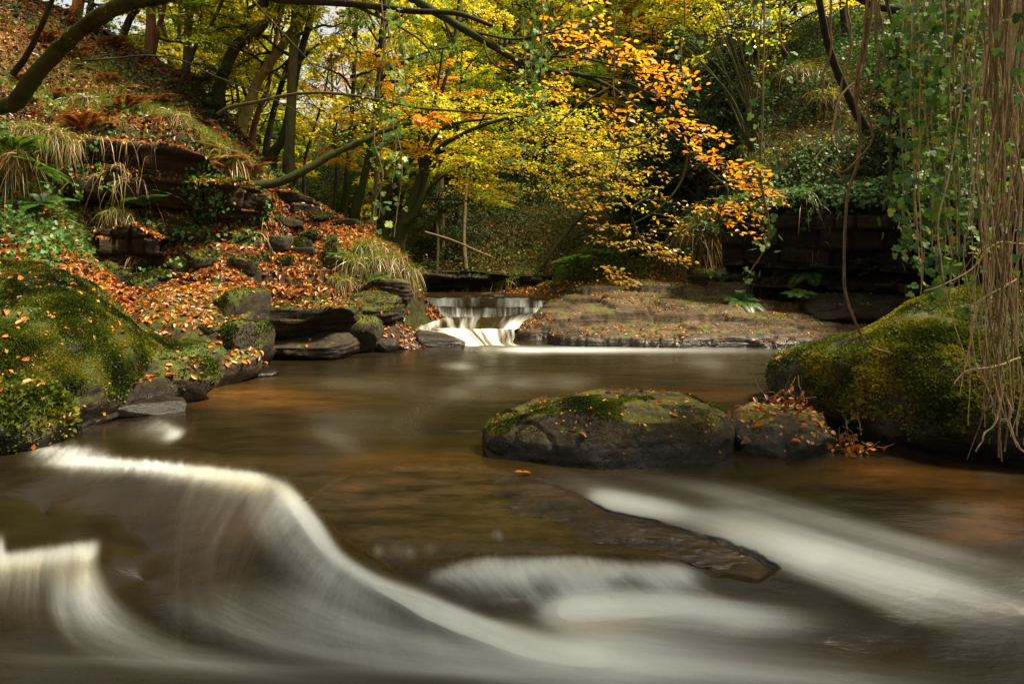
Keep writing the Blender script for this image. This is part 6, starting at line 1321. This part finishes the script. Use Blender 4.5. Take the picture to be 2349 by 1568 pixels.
# ------------------------------------------------------------------ overhanging beech bough with orange leaves
main = [(840, -75, 6.6), (930, -12, 6.4), (1000, 28, 6.3), (1065, 68, 6.2), (1130, 105, 6.1), (1200, 145, 6.0), (1270, 165, 5.95), (1330, 172, 5.9), (1400, 200, 5.85), (1450, 240, 5.8), (1520, 295, 5.7), (1580, 345, 5.65), (1640, 405, 5.6), (1690, 440, 5.6)]
Wm = [P(*q) for q in main]; Cm = catmull(Wm, 120); root = empty('beech_bough', Wm[0]); tag(root, 'long mossy beech bough with orange leaves reaching down across the middle of the picture', 'branch')
o = Geo(); o.tube(Cm - Wm[0], np.interp(np.linspace(0, 1, 120), [0, .3, .6, 1], [.048, .036, .02, .005]), 12, rough=.2); o.obj('limb', M['bark_moss'], root)
for st in ([(1190, 140, 6.0), (1250, 130, 5.8), (1340, 135, 5.6), (1440, 160, 5.4), (1530, 190, 5.3), (1600, 195, 5.2)], [(1330, 172, 5.9), (1420, 185, 5.7), (1490, 215, 5.6), (1540, 240, 5.5), (1600, 262, 5.4)], [(1110, 95, 6.1), (1120, 130, 5.9), (1145, 155, 5.8), (1200, 165, 5.7), (1230, 175, 5.6)], [(1065, 68, 6.2), (1170, 90, 6.0), (1240, 80, 5.7), (1330, 60, 5.5), (1420, 80, 5.3)],
            [(1450, 240, 5.8), (1430, 300, 5.7), (1420, 360, 5.6), (1400, 430, 5.5)], [(1520, 295, 5.7), (1470, 330, 5.5), (1400, 345, 5.3), (1330, 350, 5.2)], [(1580, 345, 5.65), (1560, 420, 5.6), (1510, 480, 5.5), (1440, 520, 5.4), (1380, 560, 5.3)], [(1400, 200, 5.85), (1330, 240, 5.7), (1270, 290, 5.6), (1200, 320, 5.5)], [(1640, 405, 5.6), (1670, 440, 5.5), (1650, 500, 5.4), (1670, 555, 5.4)],
            [(1500, 445, 5.5), (1450, 480, 5.4), (1460, 530, 5.4), (1490, 575, 5.3), (1530, 590, 5.3)], [(1240, 155, 6.0), (1290, 110, 5.8), (1300, 70, 5.7), (1310, 20, 5.6)]):
    q = Geo(); q.tube(catmull([P(*w_) for w_ in st], 24) - Wm[0], np.linspace(.014, .004, 24), 6, rough=.25); q.obj('twig', M['bark_moss'], root)
g = np.random.default_rng(740)
def cluster(zones, size, n, tone, mat, nm, Ya, Yb, run=(.28, 0, -.05), wd=.22):
    q, tq, lst = Geo(), Geo(), []
    for (x0, y0, x1, y1, hw, k) in zones:
        for _ in range(k):
            u = g.random(); x = x0 + (x1 - x0) * u; y = y0 + (y1 - y0) * u + g.normal() * hw; Y = Ya + (Yb - Ya) * g.random(); a = P(x, y, Y) - Wm[0]; lst.append((a, a + np.array(run) * (.6 + .8 * g.random()) + g.normal(size=3) * np.array([.06, .12, .05])))
    sprays(q, lst, size, n, g, tone, 'beech', wd, tq); q.obj(nm, M[mat], root, smooth=False); tq.obj('twigs', M['bark_dark'], root)
cluster([(1150, 55, 1340, 120, 22, 8), (1270, 100, 1480, 150, 20, 16), (1430, 140, 1545, 195, 14, 12), (1420, 190, 1560, 270, 22, 6), (1480, 270, 1600, 330, 22, 8), (1540, 330, 1700, 420, 16, 13), (1650, 400, 1740, 440, 10, 10), (1290, 30, 1420, 80, 24, 6), (1200, 180, 1420, 250, 34, 7), (1640, 460, 1668, 545, 10, 8)], .058, 12, .42, 'lf_orange', 'orange_leaves', 5.2, 6.2)
cluster([(1110, 130, 1300, 200, 40, 16), (1150, 290, 1480, 340, 46, 30), (1250, 380, 1500, 420, 40, 22), (1290, 450, 1520, 500, 30, 13), (1330, 520, 1500, 570, 22, 10), (1360, 590, 1400, 640, 14, 8), (1440, 560, 1540, 590, 12, 14), (1550, 420, 1700, 480, 30, 14)], .045, 12, .4, 'lf_gold', 'golden_leaves', 5.6, 6.8)
bough('bare_branch', [(940, 268), (960, 282), (985, 276)], 5.0, 5.0, 3, 1, 'bark_dark', 'short twig with a bright tuft of orange leaves near the centre of the canopy', 'branch', 5)
r_ = [o for o in bpy.data.objects if o.name.startswith('bare_branch') and 'orange leaves' in o.get('label', '')][0]
q = Geo(); w0 = P(940, 268, 5.0); sprays(q, [(P(x, y, 5) - w0, P(x + 45, y + 12, 5) - w0) for x, y in [(930, 268), (950, 275), (965, 285), (985, 265)]], .06, 11, g, .55, 'beech', .12); q.obj('leaves', M['lf_orange'], r_, smooth=False)

# ------------------------------------------------------------------ hanging vines
def wiggle(pts, n, amp, g):
    c = catmull(pts, n); w = np.stack([fbm2(np.linspace(0, 5, n) + 31 * g.random(), np.full(n, g.random() * 50), 3, 9), fbm2(np.linspace(0, 5, n) + 31 * g.random(), np.full(n, g.random() * 50), 3, 19), np.zeros(n)], 1)
    return c + w * amp * 1.4
def vine(pts, Y, w, label, mat='vine', group='thick bare vines hanging over the right bank', nl=0, g=rng, name='hanging_vine', lsz=.06, lmat='lf_ivy', lspread=.05, rough=.25, Y1=None, tip=.6):
    Y1 = Y if Y1 is None else Y1; k = len(pts); W = [P(x, y, Y + (Y1 - Y) * i / (k - 1)) for i, (x, y) in enumerate(pts)]; n = max(16, k * 7)
    C = wiggle(W, n, .018, g); rad = np.linspace(1, tip, n) * w / F * Y / 2
    root = empty(name, C[0]) if nl else None; o = Geo(); o.tube(C - C[0], rad, 6, a=g.random(), rough=rough)
    if not nl:
        ob = o.obj(name, M[mat]); ob.location = C[0]; tag(ob, label, 'vine', group); return
    o.obj('stem', M[mat], root); q = Geo(); i = g.random(nl) * (n - 1.01); i0 = i.astype(int); x = C[i0] + (C[i0 + 1] - C[i0]) * (i - i0)[:, None] - C[0]
    x = x + g.normal(size=(nl, 3)) * lspread; leaves(q, x, g.normal(size=(nl, 3)) * .5 + np.array([-.15, -.75, .45]), lsz * (.55 + .75 * g.random(nl)), np.clip(.5 + .28 * g.normal(size=nl), 0, 1), 'ivy', tang=np.array([0, -.2, -1.0]) + g.normal(size=(nl, 3)) * .5, g=g)
    q.obj('leaves', M[lmat], root, smooth=False); tag(root, label, 'ivy', group)
g = np.random.default_rng(750)
vine([(1992, -60), (1990, 0), (1981, 101), (1967, 168), (1962, 228), (1968, 269), (1972, 336), (1963, 386), (1946, 437), (1940, 517), (1938, 628), (1943, 678), (1963, 735), (1997, 792), (2044, 809), (2070, 822), (2086, 838)], 5.1, 9, 'longest thick vine, curling at its foot onto the mossy boulder', Y1=5.25, tip=.55)
vine([(2004, -60), (2000, 0), (1988, 101), (1977, 151), (1970, 210), (1966, 260)], 5.1, 8, 'thick vine running close beside the upper part of the longest one')
vine([(2007, -60), (2007, 0), (2007, 84), (2015, 134), (2000, 208), (1990, 252), (1994, 290), (1997, 319), (1985, 345), (1967, 366), (1945, 388), (1930, 395), (1908, 386), (1891, 376)], 5.0, 7, 'thick vine hooking back in a loop towards the left')
vine([(1964, 190), (1945, 205), (1926, 228), (1918, 258), (1913, 286), (1903, 312), (1889, 336), (1876, 355), (1864, 370)], 5.1, 6, 'side vine branching left from the longest vine', mat='vine_pale')
vine([(1950, 60), (1948, 134), (1932, 190), (1920, 242), (1909, 312), (1915, 340), (1920, 363), (1930, 420)], 5.3, 5, 'slender vine ending just above the overhang, left of the longest vine')
vine([(1908, -60), (1906, 0), (1903, 108), (1889, 168), (1888, 202), (1898, 236)], 5.2, 6, 'short vine with a hooked tip, leftmost of the thick vines')
vine([(1940, -60), (1943, 0), (1951, 67), (1953, 112)], 5.2, 6, 'short straight vine between the hooked one and the longest one')
vine([(2026, -60), (2030, 0), (2057, 108), (2059, 185), (2047, 262), (2042, 336), (2046, 454), (2064, 487), (2080, 530), (2085, 560)], 5.0, 8, 'thick mossy vine hanging right of the looped one', mat='bark_grey')
vine([(2026, 120), (2034, 145), (2057, 202), (2098, 265), (2124, 336), (2138, 380), (2140, 430)], 5.0, 5, 'slanting vine crossing into the ivy from the mossy one')
vine([(2030, -60), (2018, 0), (2026, 60), (2030, 120), (2022, 170)], 5.3, 5, 'thin vine hanging between the looped one and the mossy one')
vine([(2118, -60), (2118, 0), (2113, 145), (2128, 170), (2128, 260), (2120, 350)], 4.8, 5, 'vine in front of the left side of the ivy curtain')
grp = 'thin ivy strands hanging from the canopy'
vine([(1751, -60), (1751, 0), (1748, 202), (1748, 302), (1746, 386), (1755, 454), (1765, 524), (1748, 580), (1725, 620), (1708, 645)], 5.3, 4.5, 'thin vine with sparse ivy leaves hanging before the hazel, reaching the rock shelf', nl=70, g=g, group=grp, mat='vine')
vine([(1741, 300), (1744, 386), (1752, 460), (1762, 540), (1768, 560)], 5.3, 4, 'second thin stem twined along the sparse ivy vine before the hazel', nl=14, g=g, group=grp)
vine([(1792, -60), (1792, 0), (1788, 81), (1809, 134), (1816, 160)], 5.6, 5, 'short ivy vine right of the hazel stems', nl=16, g=g, group=grp)
vine([(1735, -60), (1730, 60), (1740, 140), (1735, 230)], 5.6, 4, 'thin ivy strand hanging in the hazel stems', nl=22, g=g, group=grp)
for k, (pts, nl, lab) in enumerate([([(895, -60), (890, 60), (905, 160), (898, 260), (905, 330), (900, 420)], 90, 'dense dark ivy strand hanging left of centre in the yellow canopy'), ([(870, -60), (880, 90), (868, 200), (880, 300), (872, 400), (868, 500)], 46, 'long ivy strand just left of the dense one in the yellow canopy'), ([(920, -60), (915, 60), (930, 150), (935, 240)], 40, 'short ivy strand right of the dense one'), ([(862, 250), (860, 330), (875, 400), (860, 470), (858, 520)], 14, 'bare-looking pale vine end below the dense ivy strand'), ([(905, 300), (920, 360), (918, 440), (906, 500), (903, 545)], 14, 'pale looping vine hanging over the leaning dark trunk'),
      ([(1215, -60), (1225, 50), (1218, 150), (1228, 230), (1215, 300)], 90, 'dense ivy strand hanging over the middle of the orange bough'), ([(1240, -60), (1245, 80), (1240, 180), (1248, 260), (1238, 340)], 30, 'thin ivy strand right of the one over the orange bough'), ([(1200, 40), (1205, 150), (1198, 240), (1210, 330), (1190, 400)], 26, 'thin ivy strand left of the one over the orange bough'), ([(1565, -60), (1570, 60), (1563, 150), (1570, 230)], 22, 'ivy strand hanging beyond the tip of the orange leaves'), ([(1410, -60), (1412, 40), (1408, 140), (1414, 250), (1410, 360)], 16, 'thin strand with a few ivy leaves among the orange ones')]):
    vine(pts, 5.3 - .05 * k, 3.5, lab, nl=nl, g=g, group=grp, lsz=.052, lspread=.06)
# ivy curtain
for k in range(40):
    x0 = 2072 + 190 * g.random(); y1 = 700 * (.45 + .55 * g.random() ** .6); y1 = min(y1, 690); n = 7; ys = np.linspace(-60, y1, n); xs = x0 + np.cumsum(g.normal(size=n) * 9) - 10 + 12 * np.linspace(0, 1, n)
    vine(list(zip(xs, ys)), 4.5 + 1.0 * g.random(), 3.2 + 1.6 * g.random(), 'leafy ivy strand in the green curtain left of the bare vine curtain', nl=int(34 + 52 * g.random()), g=g, group='leafy strands of the ivy curtain', lsz=.06, lspread=.09, mat='vine_pale')
for k in range(5):
    x0 = 2250 + 100 * g.random(); n = 7; y1 = 300 + 420 * g.random(); ys = np.linspace(-60, y1, n); xs = x0 + np.cumsum(g.normal(size=n) * 10)
    vine(list(zip(xs, ys)), 3.55 + .5 * g.random(), 3, 'leafy ivy strand threaded among the bare vines at the right edge', nl=int(14 + 18 * g.random()), g=g, group='ivy strands among the bare vines', lsz=.05, lspread=.05, mat='vine')
# bare vine curtain
for k in range(80):
    u = g.random(); x0 = 2252 + 190 * u; dens = g.random(); y1 = 560 + 500 * g.random() ** .8 if u < .75 else 900 + 300 * g.random()
    n = 9; hook = g.normal() * 34; t = np.linspace(0, 1, n); ys = -70 + (y1 + 70) * t; conv = np.interp(ys, [-70, 300, 600, 800, 1060, 1300], [0, -10, -14, -6, 2, 5]); squeeze = np.interp(ys, [0, 600, 900, 1060], [1, .85, .62, .5]); xs = 2315 + (x0 - 2315) * squeeze + conv + np.cumsum(g.normal(size=n) * 13) + hook * np.clip((t - .72) / .28, 0, 1) ** 1.5 + g.normal() * 15 * np.sin(t * (2 + 4 * g.random()) + 6 * g.random())
    vine(list(zip(xs, ys)), 3.6 + 1.1 * g.random(), 2.4 + 4.2 * g.random() ** 2, 'bare tan vine in the dense curtain hanging at the right edge', mat='vine_pale' if g.random() < .65 else 'vine', group='bare vines of the curtain at the right edge', g=g, tip=.5)
for k, (pts, lab) in enumerate([([(2330, 640), (2300, 660), (2250, 690), (2225, 760), (2240, 840), (2270, 900), (2290, 960)], 'bowed vine swinging out left of the curtain foot'), ([(2349, 560), (2280, 560), (2225, 620), (2160, 655), (2120, 668)], 'stray vine reaching left from the curtain towards the ivy'), ([(2340, 820), (2280, 840), (2220, 850), (2190, 880)], 'thin stray vine poking left across the mossy boulder'), ([(2300, 880), (2285, 960), (2255, 1000), (2240, 1035)], 'vine tip splaying left at the very bottom of the curtain'), ([(2310, 900), (2320, 980), (2340, 1030), (2360, 1055)], 'vine tip splaying right at the very bottom of the curtain'), ([(2235, 150), (2225, 300), (2232, 420), (2222, 520)], 'pale vine hanging along the left edge of the curtain')]):
    vine(pts, 3.9, 5, lab, mat='vine_pale', group='stray vines at the edge of the curtain', g=g)

# debris caught on the low rock
for k, (px, py, Y, s, lab) in enumerate([(1805, 918, 5.55, .20, 'clump of twigs and dead leaves caught on top of the low leafy rock'), (1950, 1022, 4.95, .15, 'soggy tuft of twigs and brown leaves at the water beside the low rock')]):
    c = P(px, py, Y); root = empty('twig_clump', c); tag(root, lab, 'twigs'); o = Geo()
    for _ in range(26):
        d = nrm(g.normal(size=3) + np.array([0, 0, .5])) * s * (.5 + g.random()); b = g.normal(size=3) * s * .35; o.tube(np.stack([b, b + d * .5 + g.normal(size=3) * .02, b + d]), np.array([.006, .005, .003]), 4)
    o.obj('twigs', M['twig'], root); q = Geo(); n = 45; leaves(q, g.normal(size=(n, 3)) * s * np.array([.6, .6, .25]), g.normal(size=(n, 3)) + np.array([0, 0, .6]), .06, np.clip(.3 + .3 * g.random(n), 0, 1), 'beech', g=g, curl=2.5); q.obj('leaves', M['litter'], root, smooth=False)
q = Geo(); leaves(q, P(1180, 1088, 4.40)[None] + np.array([[0, 0, .02], [.05, 0, .02]]), np.array([[0, 0, 1.0], [0.1, 0, 1]]), .07, np.array([.6, .5]), 'beech', tang=np.array([[1.0, 0, 0], [1, .1, 0]]), g=g); tag(q.obj('floating_leaf', M['litter']), 'pair of orange leaves lying on the wet ledge in front of the middle boulder', 'leaf')
# ------------------------------------------------------------------ light, sky, camera
SUN_EL, SUN_AZ = R(59), R(90)          # azimuth clockwise from straight ahead (+Y)
w = bpy.data.worlds.new("World"); scene.world = w; w.use_nodes = True
nt = w.node_tree; bg = nt.nodes['Background']
sky = nt.nodes.new('ShaderNodeTexSky'); sky.sky_type = 'NISHITA'; sky.sun_disc = False
sky.sun_elevation = SUN_EL; sky.sun_rotation = SUN_AZ; sky.air_density = 1.0; sky.dust_density = 1.5
hs = nt.nodes.new('ShaderNodeHueSaturation'); hs.inputs['Saturation'].default_value = .3      # thin bright cloud
nt.links.new(sky.outputs[0], hs.inputs['Color']); wm = nt.nodes.new('ShaderNodeMix'); wm.data_type = 'RGBA'; wm.blend_type = 'MULTIPLY'; wm.inputs['Factor'].default_value = 1; wm.inputs['B'].default_value = (1.0, .93, .78, 1)
nt.links.new(hs.outputs[0], wm.inputs['A']); nt.links.new(wm.outputs['Result'], bg.inputs['Color']); bg.inputs['Strength'].default_value = 0.11
sun = bpy.data.lights.new('sun', 'SUN'); sun.energy = 5.0; sun.angle = R(10); sun.color = (1.0, .86, .62)
so = bpy.data.objects.new('sun', sun); link(so)
from mathutils import Vector
dv = Vector((math.sin(SUN_AZ) * math.cos(SUN_EL), math.cos(SUN_AZ) * math.cos(SUN_EL), math.sin(SUN_EL)))
so.rotation_euler = dv.to_track_quat('Z', 'Y').to_euler()
cam = bpy.data.cameras.new('camera'); co = bpy.data.objects.new('camera', cam); link(co)
cam.lens = 22; cam.sensor_width = 36; cam.sensor_fit = 'HORIZONTAL'; cam.clip_start = .05; cam.clip_end = 400
cam.shift_y = -(784 - HY) / 2349
co.location = (0, 0, CH); co.rotation_euler = (R(90), 0, 0)
scene.camera = co
scene.view_settings.view_transform = 'Standard'; scene.view_settings.look = 'None'; scene.view_settings.gamma = 1
scene.view_settings.use_curve_mapping = False; scene.view_settings.exposure = 1.22
scene.render.engine = 'CYCLES'
scene.cycles.use_denoising = True
scene.cycles.max_bounces = 6; scene.cycles.diffuse_bounces = 4; scene.cycles.glossy_bounces = 3; scene.cycles.transmission_bounces = 3
scene.cycles.caustics_reflective = False; scene.cycles.caustics_refractive = False
